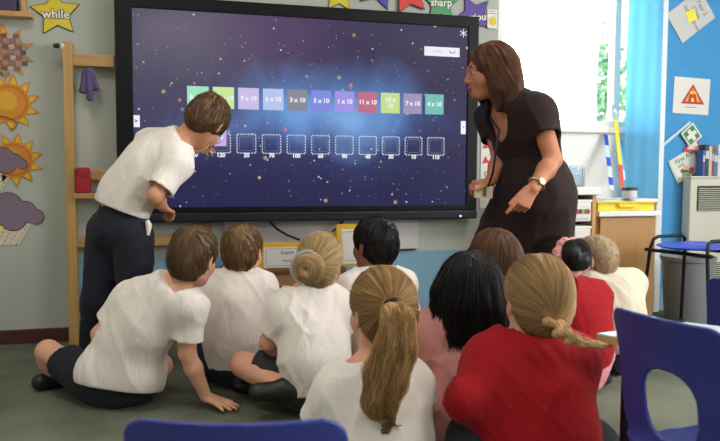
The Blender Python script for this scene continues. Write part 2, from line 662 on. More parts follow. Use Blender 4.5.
def torso_prims(J, S=1.0, chest=1.0, waist=1.0, hip=1.0, shr=.043):
    side = nrm(J['shR'] - J['shL'])
    front = nrm(np.cross(J['nek'] - J['mid'], side)) * 1.0
    hs = nrm(J['hiR'] - J['hiL'])
    hf = nrm(np.cross(J['mid'] - J['pel'], hs))
    up = nrm(J['nek'] - J['che'])
    u = J['che'] + .55 * (J['nek'] - J['che'])
    p = [cap(J['pel'], J['mid'], .112 * S * hip, .098 * S * waist, hf, .80, .03),
         cap(J['mid'], J['che'], .098 * S * waist, .112 * S * chest, front, .74, .03),
         cap(J['che'], u, .112 * S * chest, .075 * S * chest, front, .74, .03),
         cap(J['shL'], J['shR'], shr * S, shr * S, k=.05 * S),
         cap(J['nek'] - up * .01, J['shL'] + up * .004, .046 * S, shr * S * .95, k=.04 * S),
         cap(J['nek'] - up * .01, J['shR'] + up * .004, .046 * S, shr * S * .95, k=.04 * S)]
    return p, side, front, up

# ---- hair -----------------------------------------------------------------
def strand_tubes(fld, roots, flow, lens, offs, steps=9, r=.0011, taper=.35, stiff=.35, wave=0.0):
    p = roots.copy()
    n = len(p)
    g = fld.grad(p)
    prev = None
    pts, nor = [], []
    ph = RNG.random(n) * 6.28
    for i in range(steps):
        p = p - g * (fld.sample(p) - offs * (0.3 + 0.7 * i / (steps - 1)))[:, None]
        g = fld.grad(p)
        pts.append(p)
        nor.append(g)
        f = flow(p)
        f = f - (f * g).sum(1, keepdims=True) * g
        f /= np.linalg.norm(f, axis=1, keepdims=True) + 1e-9
        if wave:
            b = np.cross(f, g)
            f = f + wave * np.sin(ph + i * 1.1)[:, None] * b
        if prev is not None:
            f = (1 - stiff) * f + stiff * prev
        f /= np.linalg.norm(f, axis=1, keepdims=True) + 1e-9
        prev = f
        p = p + f * (lens / (steps - 1))[:, None]
    pts = np.stack(pts, 1)
    nor = np.stack(nor, 1)
    tan = np.gradient(pts, axis=1)
    tan /= np.linalg.norm(tan, axis=2, keepdims=True) + 1e-9
    bi = np.cross(tan, nor)
    rad = r * np.linspace(1, taper, steps)[None, :, None]
    rings = []
    for k in range(3):
        a = 2 * PI * k / 3 + PI / 2
        rings.append(pts + rad * (math.cos(a) * bi + math.sin(a) * nor))
    v = np.stack(rings, 2).reshape(-1, 3)
    idx = np.arange(n * steps * 3).reshape(n, steps, 3)
    f = []
    for k in range(3):
        k2 = (k + 1) % 3
        f.append(np.stack([idx[:, :-1, k], idx[:, :-1, k2], idx[:, 1:, k2], idx[:, 1:, k]], -1).reshape(-1, 4))
    return v, np.concatenate(f)

def hair_mesh(name, prims, subs, flow, m, parent, org, n=900, length=(.02, .035), h=.004, off=(.0005, .003), r=.0011,
              pick=None, steps=9, clips=(), wave=0.0, stiff=.35, bumps=None, extra=()):
    fld = Field(prims, h)
    for s in subs:
        fld.sub(s, .012)
    for pt, nn in clips:
        fld.clip(pt, nn)
    for p in extra:
        fld.add(p)
    if bumps is not None:
        fld.displace(bumps)
    v, f = fld.mesh(True)
    c = RNG.integers(0, len(v), n * 3)
    roots = v[c]
    if pick is not None:
        roots = roots[pick(roots)]
    roots = roots[:n]
    nn = len(roots)
    sv, sf = strand_tubes(fld, roots, flow, RNG.uniform(*length, nn), RNG.uniform(*off, nn), steps, r, wave=wave, stiff=stiff)
    allv = np.concatenate([v, sv]) - np.asarray(org, float)
    allf = np.concatenate([f, sf + len(v)])
    return link(name, np_mesh(name, allv, allf, [m]), parent)

def cap_hair(c, R, s, thick=1.0, ears=True, nape=-.135, front=True):
    L = head_local(c, R, s)
    t = .010 * thick
    prims = [ell(L(0, -.013, .034), s * V(.072 + t, .092 + t, .079 + t), R, .02),
             ell(L(0, -.047, -.018), s * V(.060 + t * .8, .052 + t, .072), R, .03)]
    subs = [ell(L(0, .128, -.055), s * V(.088, .085, .108), R)] if front else []
    if ears:
        for e in (-1, 1):
            subs.append(ell(L(e * .092, .006, -.030), s * V(.030, .032, .036), R))
    subs.append(ell(L(0, -.07, nape), s * V(.12, .10, .055), R))
    return prims, subs, L

def crown_flow(L, R, tw=.25, at=(0.012, -.055, .10), down=.6):
    cp = L(*at)
    def fn(p):
        d = p - cp
        sw = np.cross(np.broadcast_to(R[:, 2], d.shape), d)
        return d / (np.linalg.norm(d, axis=1, keepdims=True) + 1e-6) + tw * sw / (np.linalg.norm(sw, axis=1, keepdims=True) + 1e-6) - down * R[:, 2][None] * np.clip(np.linalg.norm(d, axis=1, keepdims=True) / .12 - .3, 0, 1)
    return fn

def toward(pt):
    return lambda p: np.asarray(pt)[None] - p

def path_flow(pts):
    pts = np.asarray(pts, float)
    a, b = pts[:-1], pts[1:]
    def fn(p):
        best = np.full(len(p), 9.0)
        out = np.zeros_like(p)
        for i in range(len(a)):
            ba = b[i] - a[i]
            t = np.clip(((p - a[i]) @ ba) / (ba @ ba), 0, 1)
            d = np.linalg.norm(p - a[i] - t[:, None] * ba, axis=1)
            m = d < best
            best = np.where(m, d, best)
            out[m] = nrm(ba)
        return out
    return fn

def short_hair(c, R, s, m, parent, org, n=1300, thick=1.0, length=(.022, .042), off=(.001, .0075), nape=-.135, tw=.25, at=(0.012, -.06, .10), ears=True):
    prims, subs, L = cap_hair(c, R, s, thick, nape=nape, ears=ears)
    return hair_mesh('hair', prims, subs, crown_flow(L, R, tw, at), m, parent, org, n=n, length=length, off=off, r=.0007 + .0005 * thick, steps=6, bumps=lambda q: .0025 * max(0, thick - .5) * vnoise(q * 55))

# ---- eyes -----------------------------------------------------------------
def eyeballs(c, R, s, parent, org, iris):
    L = head_local(c, R, s)
    for e in (-1, 1):
        vs, fs, ms = [], [], []
        rings = [0, 12, 26, 45, 75, 110, 145, 180]
        r0 = .0125 * s
        C = L(e * .031, .0742, .004)
        for a in rings:
            for k in range(14):
                t = 2 * PI * k / 14
                vs.append(C + r0 * (R @ V(math.sin(math.radians(a)) * math.cos(t), math.cos(math.radians(a)), math.sin(math.radians(a)) * math.sin(t))) - org)
        for i in range(len(rings) - 1):
            for k in range(14):
                k2 = (k + 1) % 14
                fs.append((i * 14 + k, i * 14 + k2, (i + 1) * 14 + k2, (i + 1) * 14 + k))
                ms.append(0 if i == 0 else 1 if i == 1 else 2)
        link('eye', raw_mesh('eye', vs, fs, [M['black'], iris, M['eye_white']], ms, True), parent)
        b = MB()
        pts = [L(e * x, y, z) for x, y, z in ((.014, .087, .024), (.026, .0865, .029), (.038, .080, .028), (.048, .069, .022))]
        b.tube([p - org for p in pts], [.0025 * s, .0032 * s, .003 * s, .0016 * s], M['brow'], seg=6)
        b.build('eyebrow', parent, smooth=True)

# ---- whole person ---------------------------------------------------------
def limb_end(a, b, t):
    return a + (b - a) * t

def person(label, J, R, hs, skin, top, bottom, shoe=None, S=1.0, org=None, hands=None, hair=None, h=.0052, collar=None, iris='iris_brown', arms=1.0, group=None, tor=None, legs=1.0):
    org = np.asarray(org if org is not None else (J['pel'][0], J['pel'][1], 0), float)
    root = thing('person', label, 'person', tuple(org), group=group)
    tp, side, front, up = torso_prims(J, S, **(tor or {}))
    hp, hsub = head_prims(J['hed'], R, hs)
    L = head_local(J['hed'], R, hs)
    A = arms
    body = list(tp)
    body += [cap(J['nek'] - up * .03, L(0, -.018, -.045), .047 * S, .044 * hs, k=.025)]
    body += hp
    for e in 'LR':
        sh, el, wr = J['sh' + e], J['el' + e], J['wr' + e]
        body += [cap(sh, el, .040 * A, .031 * A, k=.03), cap(el, limb_end(el, wr, .35), .031 * A, .031 * A, k=.015), cap(limb_end(el, wr, .35), wr, .031 * A, .0215 * A, k=.02)]
        hi, kn, an, to = J['hi' + e], J['kn' + e], J['an' + e], J['to' + e]
        body += [cap(hi, kn, .066 * legs, .046 * legs, k=.03), cap(kn, limb_end(kn, an, .35), .046 * legs, .045 * legs, k=.02), cap(limb_end(kn, an, .35), an, .045 * legs, .030 * legs, k=.02), cap(an - V(0, 0, .008), to, .029 * legs, .02 * legs, k=.02)]
        if hands and e in hands:
            body += hand_prims(wr, **hands[e])
        else:
            f = nrm(wr - el)
            nn = V(0, 0, -1) if abs(f[2]) < .8 else V(0, 1, 0)
            tdir = (side if e == 'L' else -side)
            body += hand_prims(wr, f, nn, tdir, .70 * A, curl=(.45, .5, .5, .5))
    F = Field(body, h if not hands else min(h, .004))
    for q in hsub:
        F.sub(q, .006)
    for e in (-1, 1):      # upper eyelids
        F.add(ell(L(e * .031, .0755, .0098), hs * V(.0145, .0125, .0062), R, .003))
    F.clip((0, 0, .004), (0, 0, -1))
    bo = solid('body', F, skin, root, org)
    eyeballs(J['hed'], R, hs, root, org, M[iris])
    # --- top garment
    off = top.get('off', .009)
    pr = shirt_prims(J, S, off, side, front, up, tor or {}) + list(top.get('extra', ()))
    spine = nrm(J['nek'] - J['pel'])
    subs = []
    hem = top['hem_at'] if 'hem_at' in top else limb_end(J['pel'], J['mid'], top.get('hem', .1))
    sl = top.get('sleeve', .70)
    arms_pr, ends = [], []
    for e in 'LR':
        sh, el, wr = J['sh' + e], J['el' + e], J['wr' + e]
        if sl <= 1:
            d = nrm(el - sh)
            end = limb_end(sh, el, sl)
            fl = top.get('flare', .057) * S
            arms_pr.append([cap(sh, end + d * .05, .046 * S + off * .3, fl, k=.0)])
            ends.append((end, d, cap(end - d * .006, end + d * .09, fl - .0125)))
        else:
            d = nrm(wr - el)
            arms_pr.append([cap(sh, el, .051 * A, .043 * A, k=.03), cap(el, wr, .043 * A, .034 * A, k=.02)])
            ends.append((wr - d * .012, d, None))
    bs = [bbox(p) for p in pr + arms_pr[0] + arms_pr[1]]
    glo, ghi = np.min([b[0] for b in bs], axis=0) - .03, np.max([b[1] for b in bs], axis=0) + .03
    res = .0055 if S < 1.2 else .006
    F = Field(pr, res, lo=glo, hi=ghi)
    fold = folds(spine, top.get('amp', .006), top.get('freq', 13), 3.2, seed=top.get('seed', 1.0) + J['pel'][0] * 10, diag=top.get('diag', .5), side=side)
    F.displace(fold)
    F.clip(hem, -spine if 'hemn' not in top else top['hemn'])
    for ap, (end, d, inner) in zip(arms_pr, ends):
        Fa = Field(ap, res, lo=glo, hi=ghi)
        Fa.displace(fold)
        Fa.clip(end, d)
        if inner is not None:
            Fa.sub(inner, .003)
        k = .035
        hh = np.maximum(k - np.abs(F.F - Fa.F), 0) / k
        F.F = np.minimum(F.F, Fa.F) - hh * hh * k * .25
        if inner is not None:
            Fa.clip(end, d)
    nb = J['nek'] + up * top.get('neck', .018)
    F.custom(lambda X, Y, Z: np.where(((X - nb[0]) ** 2 + (Y - nb[1]) ** 2 + (Z - nb[2]) ** 2) < .09 ** 2, (X - nb[0]) * up[0] + (Y - nb[1]) * up[1] + (Z - nb[2]) * up[2], -1))
    for q in top.get('subs', ()):
        F.sub(q, .006)
    F.clip((0, 0, .006), (0, 0, -1))
    sh_o = solid(top.get('name', 'polo_shirt'), F, top['mat'], root, org)
    if collar is not None:
        base = J['nek'] - up * .004
        cs = nrm(side - np.dot(side, up) * up)
        cf = nrm(np.cross(up, cs))
        prof = ((.049, .020), (.0525, .029), (.0575, .026), (.066, .006), (.0735, -.016), (.070, -.019), (.058, .002), (.049, .006))
        nk, vs, fs = 44, [], []
        for a in range(nk + 1):
            t = math.radians(108 + 324 * a / nk)          # open at the throat
            dr = math.cos(t) * cs + math.sin(t) * cf
            fr_ = max(0, math.sin(t))
            for r_, z_ in prof:
                vs.append(base + dr * r_ * S * (1 + .10 * fr_) + up * (z_ - .022 * fr_ - .004) * S - org)
        m_ = len(prof)
        for a in range(nk):
            for b in range(m_):
                b2 = (b + 1) % m_
                fs.append((a * m_ + b, (a + 1) * m_ + b, (a + 1) * m_ + b2, a * m_ + b2))
        fs += [tuple(range(m_)), tuple(nk * m_ + b for b in range(m_))[::-1]]
        link('collar', raw_mesh('collar', vs, fs, [collar], smooth=True), root)
    # --- bottom garment
    bp = [cap(J['pel'] - up * .005, limb_end(J['pel'], J['mid'], bottom.get('rise', .45)), .112 * S * (tor or {}).get('hip', 1) + .006, .098 * S + .006, front, .80, .02)]
    bsub = []
    cl = bottom.get('cut', 2.0)
    g = bottom.get('loose', .014)
    for e in 'LR':
        hi, kn, an = J['hi' + e], J['kn' + e], J['an' + e]
        if cl <= 1:
            d = nrm(kn - hi)
            end = limb_end(hi, kn, cl)
            bp.append(cap(hi, end + d * .03, .066 * legs + g, .058 * legs + g, k=.02, clips=[(end, d)]))
            bsub.append(cap(end - d * .01, end + d * .06, .052 * legs + g))
        else:
            d = nrm(an - kn)
            end = an - d * .0
            bp += [cap(hi, kn, .066 * legs + g, .050 * legs + g, k=.03), cap(kn, end + d * .03, .049 * legs + g, bottom.get('cuff', .040) * legs + g, k=.03, clips=[(end, d)])]
    for p in bottom.get('extra', ()):
        bp.append(p)
    F = Field(bp, .006)
    for q in bsub:
        F.sub(q, .004)
    F.displace(folds(J['knL'] - J['hiL'], .006, 14, 5, seed=3.3))
    F.clip((0, 0, .003), (0, 0, -1))
    solid(bottom.get('name', 'trousers'), F, bottom['mat'], root, org)
    # --- shoes
    if shoe is not None:
        for e in 'LR':
            an, to = J['an' + e], J['to' + e]
            d = nrm(to - an)
            a = an - d * .02 - V(0, 0, .012)
            Fs = Field([cap(a, to, .038 * legs, .033 * legs, k=.01), cap(an, a, .038 * legs, .038 * legs, k=.02)], .0045)
            Fs.clip((0, 0, .0025), (0, 0, -1))
            solid('shoe', Fs, shoe, root, org)
    if hair is not None:
        hair(J['hed'], R, hs, root, org)
    return root, dict(side=side, front=front, up=up, org=org, L=L)
# ------------------------------------------------------------------ materials
M = {}
M['black'] = mat('black', (14, 14, 15), .4)
M['brow'] = mat('brow', (58, 40, 28), .7)
M['eye_white'] = mat('eye_white', (186, 176, 168), .25)
M['iris_brown'] = mat('iris_brown', (70, 46, 28), .3)
M['iris_blue'] = mat('iris_blue', (86, 110, 128), .3)
M['skin_fair'] = mat('skin_fair', (222, 166, 138), .5, var=.06, vscale=30, sss=.12, spec=.35)
M['skin_warm'] = mat('skin_warm', (205, 146, 112), .5, var=.06, vscale=30, sss=.12, spec=.35)
M['skin_tan'] = mat('skin_tan', (190, 126, 94), .48, var=.06, vscale=30, sss=.12, spec=.35)
M['skin_dark'] = mat('skin_dark', (140, 88, 60), .48, var=.06, vscale=30, sss=.12, spec=.4)
M['polo'] = mat('polo', (240, 231, 224), .85, bump=.12, bscale=420, spec=.2, sheen=.04)
M['polo_cream'] = mat('polo_cream', (216, 206, 186), .85, bump=.12, bscale=420, spec=.2, sheen=.04)
M['collar'] = mat('collar', (230, 223, 214), .85, bump=.2, bscale=500, spec=.2)
M['navy'] = mat('navy', (38, 39, 50), .85, var=.12, vscale=40, bump=.15, bscale=350, spec=.2, sheen=.04)
M['charcoal'] = mat('charcoal', (50, 50, 56), .85, var=.12, vscale=40, bump=.15, bscale=350, spec=.2, sheen=.04)
M['jumper_red'] = mat('jumper_red', (160, 18, 28), .85, var=.08, vscale=60, bump=.25, bscale=420, spec=.2, sheen=.04)
M['cardigan_red'] = mat('cardigan_red', (160, 18, 28), .85, var=.08, vscale=60, bump=.3, bscale=300, spec=.2, sheen=.04)
M['pink'] = mat('pink', (198, 136, 130), .85, var=.06, vscale=60, bump=.2, bscale=420, spec=.2, sheen=.04)
M['pale_pink'] = mat('pale_pink', (214, 140, 150), .85, var=.06, vscale=60, bump=.2, bscale=420, spec=.2, sheen=.04)
M['dress'] = mat('dress', (42, 27, 27), .8, var=.08, vscale=50, bump=.12, bscale=300, spec=.25, sheen=.04)
M['shoe'] = mat('shoe', (24, 24, 26), .45, bump=.1, bscale=200)
M['hair_brown'] = mat('hair_brown', (112, 84, 56), .52, island=0.53, spec=.35)
M['hair_brown_dark'] = mat('hair_brown_dark', (98, 73, 49), .52, island=0.53, spec=.35)
M['hair_black'] = mat('hair_black', (20, 17, 18), .52, island=0.55, spec=.35)
M['hair_soft_black'] = mat('hair_soft_black', (32, 26, 24), .52, island=0.55, spec=.35)
M['hair_blonde'] = mat('hair_blonde', (188, 158, 114), .52, island=0.47, spec=.35)
M['hair_pony'] = mat('hair_pony', (176, 138, 90), .52, island=0.51, spec=.35)
M['hair_braid'] = mat('hair_braid', (176, 142, 98), .52, island=0.47, spec=.35)
M['hair_mid'] = mat('hair_mid', (100, 70, 46), .52, island=0.51, spec=.35)
M['hair_teacher'] = mat('hair_teacher', (104, 66, 44), .52, island=0.57, spec=.35)
M['hair_buzz'] = mat('hair_buzz', (184, 160, 126), .6, island=0.25, spec=.35)
M['scrunchie'] = mat('scrunchie', (224, 156, 158), .8, bump=.3, bscale=200, spec=.2, sheen=.04)
M['silver'] = mat('silver', (205, 206, 214), .3, metal=.7)
M['hair_tie'] = mat('hair_tie', (20, 20, 22), .7)
M['lips'] = mat('lips', (170, 88, 80), .4)
M['gold'] = mat('gold', (186, 160, 110), .3, metal=.9)
M['blue_plastic'] = mat('blue_plastic', (52, 60, 142), .38, var=.05, vscale=12, bump=.08, bscale=500, spec=.5)
M['blue_seat'] = mat('blue_seat', (52, 72, 196), .32, spec=.5)
M['black_metal'] = mat('black_metal', (18, 18, 22), .5, spec=.35)
M['white_plastic'] = mat('white_plastic', (232, 232, 230), .45)
M['wood_pine'] = wood_mat('wood_pine', (186, 146, 88), 'Z')
M['wood_pine_x'] = wood_mat('wood_pine_x', (178, 138, 84), 'X')
M['wood_cab'] = wood_mat('wood_cab', (174, 130, 78), 'Z', .85)
M['wood_beech'] = wood_mat('wood_beech', (190, 146, 88), 'Z', .85)
M['wood_dark'] = wood_mat('wood_dark', (112, 78, 46), 'X', .8)
M['paper'] = mat('paper', (226, 222, 216), .8)
M['paper_grey'] = mat('paper_grey', (204, 202, 200), .8)
M['yellow_card'] = mat('yellow_card', (214, 190, 40), .55)
M['yellow_folder'] = mat('yellow_folder', (226, 176, 28), .5)
M['yellow_bright'] = mat('yellow_bright', (240, 222, 50), .4)
M['ink'] = mat('ink', (40, 38, 40), .7)
M['ink_grey'] = mat('ink_grey', (120, 116, 118), .7)
M['white_ink'] = mat('white_ink', (236, 230, 226), .6)
M['orange_card'] = mat('orange_card', (206, 132, 36), .5)
M['orange_deep'] = mat('orange_deep', (190, 108, 28), .5)
M['sun_yellow'] = mat('sun_yellow', (214, 178, 40), .5)
M['cloud_purple'] = mat('cloud_purple', (124, 106, 124), .6)
M['outline'] = mat('outline', (52, 46, 44), .6)
M['rain_paper'] = mat('rain_paper', (212, 200, 176), .7)
M['star_blue'] = mat('star_blue', (66, 70, 178), .55)
M['star_red'] = mat('star_red', (214, 50, 48), .55)
M['star_green'] = mat('star_green', (70, 150, 96), .55)
M['star_purple'] = mat('star_purple', (84, 62, 148), .55)
M['red_cloth'] = mat('red_cloth', (158, 24, 36), .7, bump=.2, bscale=120)
M['purple_cloth'] = mat('purple_cloth', (84, 72, 112), .85, bump=.3, bscale=120, sheen=.04)
M['bezel'] = mat('bezel', (13, 13, 18), .5, spec=.2)
M['bezel_bar'] = mat('bezel_bar', (30, 30, 38), .5, spec=.3)
M['bezel_edge'] = mat('bezel_edge', (96, 64, 60), .35)
M['grey_plastic'] = mat('grey_plastic', (122, 124, 128), .5)
M['heater'] = mat('heater', (206, 204, 190), .5)
M['grille'] = mat('grille', (40, 40, 40), .6)
M['clear'] = mat('clear', (225, 238, 246), .15, trans=.85)
M['tray_yellow'] = mat('tray_yellow', (240, 214, 40), .35)
M['curtain_blue'] = mat('curtain_blue', (168, 226, 248), .8)
M['paint_white'] = mat('paint_white', (232, 232, 230), .5)
M['board_blue'] = mat('board_blue', (76, 152, 208), .85, var=.05, vscale=30, bump=.1, bscale=300, spec=.2)
M['whiteboard'] = mat('whiteboard', (196, 190, 190), .4)
M['baseboard'] = mat('baseboard', (74, 34, 30), .45, var=.1, vscale=12)
M['ceiling'] = mat('ceiling', (228, 228, 224), .9)
M['wall_plain'] = mat('wall_plain', (196, 198, 190), .85, var=.02, vscale=3, bump=.05, bscale=80)
M['leaf'] = mat('leaf', (128, 164, 118), .6, island=.35)
M['bark'] = mat('bark', (120, 100, 84), .8)
M['table_top'] = mat('table_top', (206, 212, 222), .35)
M['table_edge'] = mat('table_edge', (196, 164, 104), .5)
M['led'] = mat('led', (120, 160, 255), .4, emit=6)
M['lamp_glow'] = mat('lamp_glow', (255, 250, 240), .4, emit=3.0)

def translucent(m, w=.5):
    nt = m.node_tree
    b = nt.nodes['Principled BSDF']
    out = [n for n in nt.nodes if n.type == 'OUTPUT_MATERIAL'][0]
    t = nt.nodes.new('ShaderNodeBsdfTranslucent')
    t.inputs[0].default_value = b.inputs['Base Color'].default_value
    mx = nt.nodes.new('ShaderNodeMixShader')
    mx.inputs[0].default_value = w
    nt.links.new(b.outputs[0], mx.inputs[1])
    nt.links.new(t.outputs[0], mx.inputs[2])
    nt.links.new(mx.outputs[0], out.inputs[0])
translucent(M['curtain_blue'], .75)

def carpet_material():
    m = mat('carpet', (112, 116, 102), .95, spec=.1)
    nt = m.node_tree
    b = nt.nodes['Principled BSDF']
    tc = [n for n in nt.nodes if n.type == 'TEX_COORD'][0]
    a = nt.nodes.new('ShaderNodeTexNoise')
    a.inputs['Scale'].default_value = 260
    a.inputs['Detail'].default_value = 3
    c = nt.nodes.new('ShaderNodeTexNoise')
    c.inputs['Scale'].default_value = 2.2
    c.inputs['Detail'].default_value = 5
    for n in (a, c):
        nt.links.new(tc.outputs['Object'], n.inputs['Vector'])
    add = nt.nodes.new('ShaderNodeMath')
    add.operation = 'MULTIPLY_ADD'
    nt.links.new(a.outputs[0], add.inputs[0])
    add.inputs[1].default_value = .75
    nt.links.new(c.outputs[0], add.inputs[2])
    r = nt.nodes.new('ShaderNodeValToRGB')
    r.color_ramp.elements[0].position = .55
    r.color_ramp.elements[1].position = 1.2
    r.color_ramp.elements[0].color = (*lin((62, 67, 56)), 1)
    r.color_ramp.elements[1].color = (*lin((122, 126, 110)), 1)
    nt.links.new(add.outputs[0], r.inputs[0])
    nt.links.new(r.outputs[0], b.inputs['Base Color'])
    bp = nt.nodes.new('ShaderNodeBump')
    bp.inputs['Strength'].default_value = .5
    bp.inputs['Distance'].default_value = .006
    nt.links.new(a.outputs[0], bp.inputs['Height'])
    nt.links.new(bp.outputs[0], b.inputs['Normal'])
    return m

def painted_wall_material():
    """Sage grey paint with a pale blue dado to the right of the frame."""
    m = mat('wall_paint', (170, 174, 164), .85, spec=.25)
    nt = m.node_tree
    b = nt.nodes['Principled BSDF']
    tc = [n for n in nt.nodes if n.type == 'TEX_COORD'][0]
    sep = nt.nodes.new('ShaderNodeSeparateXYZ')
    nt.links.new(tc.outputs['Object'], sep.inputs[0])
    def math_node(op, a, v):
        n = nt.nodes.new('ShaderNodeMath')
        n.operation = op
        nt.links.new(a, n.inputs[0])
        n.inputs[1].default_value = v
        return n.outputs[0]
    zlow = math_node('LESS_THAN', sep.outputs[2], .43)
    xr = math_node('GREATER_THAN', sep.outputs[0], -.53)
    mul = nt.nodes.new('ShaderNodeMath')
    mul.operation = 'MULTIPLY'
    nt.links.new(zlow, mul.inputs[0])
    nt.links.new(xr, mul.inputs[1])
    n = nt.nodes.new('ShaderNodeTexNoise')
    n.inputs['Scale'].default_value = 1.6
    n.inputs['Detail'].default_value = 6
    nt.links.new(tc.outputs['Object'], n.inputs['Vector'])
    sage = nt.nodes.new('ShaderNodeMix')
    sage.data_type = 'RGBA'
    sage.inputs[6].default_value = (*lin((166, 170, 160)), 1)
    sage.inputs[7].default_value = (*lin((186, 190, 182)), 1)
    nt.links.new(n.outputs[0], sage.inputs[0])
    mx = nt.nodes.new('ShaderNodeMix')
    mx.data_type = 'RGBA'
    nt.links.new(mul.outputs[0], mx.inputs[0])
    nt.links.new(sage.outputs[2], mx.inputs[6])
    mx.inputs[7].default_value = (*lin((128, 168, 190)), 1)
    nt.links.new(mx.outputs[2], b.inputs['Base Color'])
    bp = nt.nodes.new('ShaderNodeBump')
    bp.inputs['Strength'].default_value = .08
    n2 = nt.nodes.new('ShaderNodeTexNoise')
    n2.inputs['Scale'].default_value = 90
    nt.links.new(tc.outputs['Object'], n2.inputs['Vector'])
    nt.links.new(n2.outputs[0], bp.inputs['Height'])
    nt.links.new(bp.outputs[0], b.inputs['Normal'])
    return m

def wrinkles(m, scale=16, strength=.35):
    """Broad soft creases under the weave."""
    nt = m.node_tree
    bp0 = [n for n in nt.nodes if n.type == 'BUMP'][0]
    tc = [n for n in nt.nodes if n.type == 'TEX_COORD'][0]
    mp = nt.nodes.new('ShaderNodeMapping')
    mp.inputs['Rotation'].default_value = (.3, .5, .4)
    mp.inputs['Scale'].default_value = (1.0, 1.0, .38)
    n = nt.nodes.new('ShaderNodeTexNoise')
    n.inputs['Scale'].default_value = scale
    n.inputs['Detail'].default_value = 3
    n.inputs['Distortion'].default_value = 1.2
    b = nt.nodes.new('ShaderNodeBump')
    b.inputs['Strength'].default_value = strength
    b.inputs['Distance'].default_value = .02
    nt.links.new(tc.outputs['Object'], mp.inputs[0])
    nt.links.new(mp.outputs[0], n.inputs['Vector'])
    nt.links.new(n.outputs[0], b.inputs['Height'])
    nt.links.new(b.outputs[0], bp0.inputs['Normal'])
for k_ in ('polo', 'polo_cream', 'jumper_red', 'cardigan_red', 'pink'):
    wrinkles(M[k_])
for k_ in ('navy', 'charcoal', 'dress'):
    wrinkles(M[k_], 12, .3)

# ------------------------------------------------------------------ the room
XL, XR, YF, ZC = -2.4, 4.6, -6.4, 2.75
WX0, WX1, WZ0, WZ1 = 1.86, 2.935, 1.18, 2.45        # opening of the back window
m = MB().box((XL, YF, -.1), (XR, .25, 0), carpet_material())
structure(m.build('floor'))
m = MB().box((XL, YF, ZC), (XR, .25, ZC + .1), M['ceiling'])
structure(m.build('ceiling'))
wp = painted_wall_material()
m = MB()
m.box((XL, 0, 0), (WX0, .22, ZC), wp)
m.box((WX1, 0, 0), (XR, .22, ZC), wp)
m.box((WX0, 0, 0), (WX1, .22, WZ0), M['paint_white'])
m.box((WX0, 0, WZ1), (WX1, .22, ZC), wp)
structure(m.build('wall_back'))
m = MB().box((XL - .1, YF, 0), (XL, .25, ZC), M['wall_plain'])
structure(m.build('wall_left'))
m = MB().box((XL, YF - .1, 0), (XR, YF, ZC), M['wall_plain'])
structure(m.build('wall_front'))
m = MB()
m.box((XR, YF, 0), (XR + .1, .25, 1.0), M['wall_plain'])
m.box((XR, YF, 2.5), (XR + .1, .25, ZC), M['wall_plain'])
m.box((XR, -1.6, 1.0), (XR + .1, .25, 2.5), M['wall_plain'])
m.box((XR, YF, 1.0), (XR + .1, -5.6, 2.5), M['wall_plain'])
structure(m.build('wall_right'))
m = MB().box((XL, -.018, 0), (1.75, 0, .073), M['baseboard'], .004)
structure(m.build('baseboard_back'))

# the bright window of the back wall
m = MB()
fr = M['paint_white']
m.box((WX0, .05, WZ0), (WX0 + .05, .12, WZ1), fr, .004)
m.box((WX1 - .05, .05, WZ0), (WX1, .12, WZ1), fr, .004)
m.box((2.690, .05, WZ0 + .045), (2.735, .12, WZ1 - .05), fr, .004)
m.box((WX0 + .05, .05, WZ0), (WX1 - .05, .12, WZ0 + .045), fr, .004)
m.box((WX0 + .05, .05, WZ1 - .05), (WX1 - .05, .12, WZ1), fr, .004)
w1 = structure(m.build('window_1'))
m = MB().box((WX0 - .03, -.03, WZ0 - .035), (WX1, .05, WZ0), fr, .006)
m.build('window_sill', w1)
m = MB().box((WX0 + .05, .085, WZ0 + .045), (2.690, .09, WZ1 - .05), mat('pane', (240, 246, 246), .02, trans=1.0, spec=.2))
m.box((2.735, .085, WZ0 + .045), (WX1 - .05, .09, WZ1 - .05), m.mats[0])
m.build('pane', w1)
m = MB()
m.box((2.665, .03, 1.25), (2.695, .05, 1.33), M['white_plastic'], .004).tube([(2.68, .03, 1.29), (2.68, .0, 1.29), (2.68, -.01, 1.22)], .008, M['white_plastic'])
m.build('window_handle', w1)
m = MB().box((2.955, -.05, 0), (3.0, 0, ZC), M['paint_white'], .004)
structure(m.build('trim_1'))

# windows of the right wall, out of frame
m = MB()
for y in (-5.6, -4.3, -2.95, -1.65):
    m.box((XR + .02, y, 1.0), (XR + .08, y + .05, 2.5), fr)
m.box((XR + .02, -5.6, 1.0), (XR + .08, -1.6, 1.05), fr).box((XR + .02, -5.6, 2.45), (XR + .08, -1.6, 2.5), fr)
structure(m.build('window_2'))

# ceiling lights (out of frame)
for lx, ly in ((-.6, -1.9), (2.2, -1.9), (-.6, -4.6), (2.2, -4.6)):
    t = thing('ceiling_light', 'flat white square light panel fixed to the ceiling above the class', 'lamp', (lx, ly, ZC), group='ceiling light panels')
    m = MB()
    m.box((-.33, -.33, -.05), (.33, -.29, 0), M['white_plastic']).box((-.33, .29, -.05), (.33, .33, 0), M['white_plastic'])
    m.box((-.33, -.29, -.05), (-.29, .29, 0), M['white_plastic']).box((.29, -.29, -.05), (.33, .29, 0), M['white_plastic'])
    m.build('frame', t)
    MB().box((-.29, -.29, -.035), (.29, .29, -.02), M['lamp_glow']).build('diffuser', t)
    area_light('panel_light', (lx, ly, ZC - .06), (0, 0, -1), .58, .58, 17, (1.0, .93, .85))
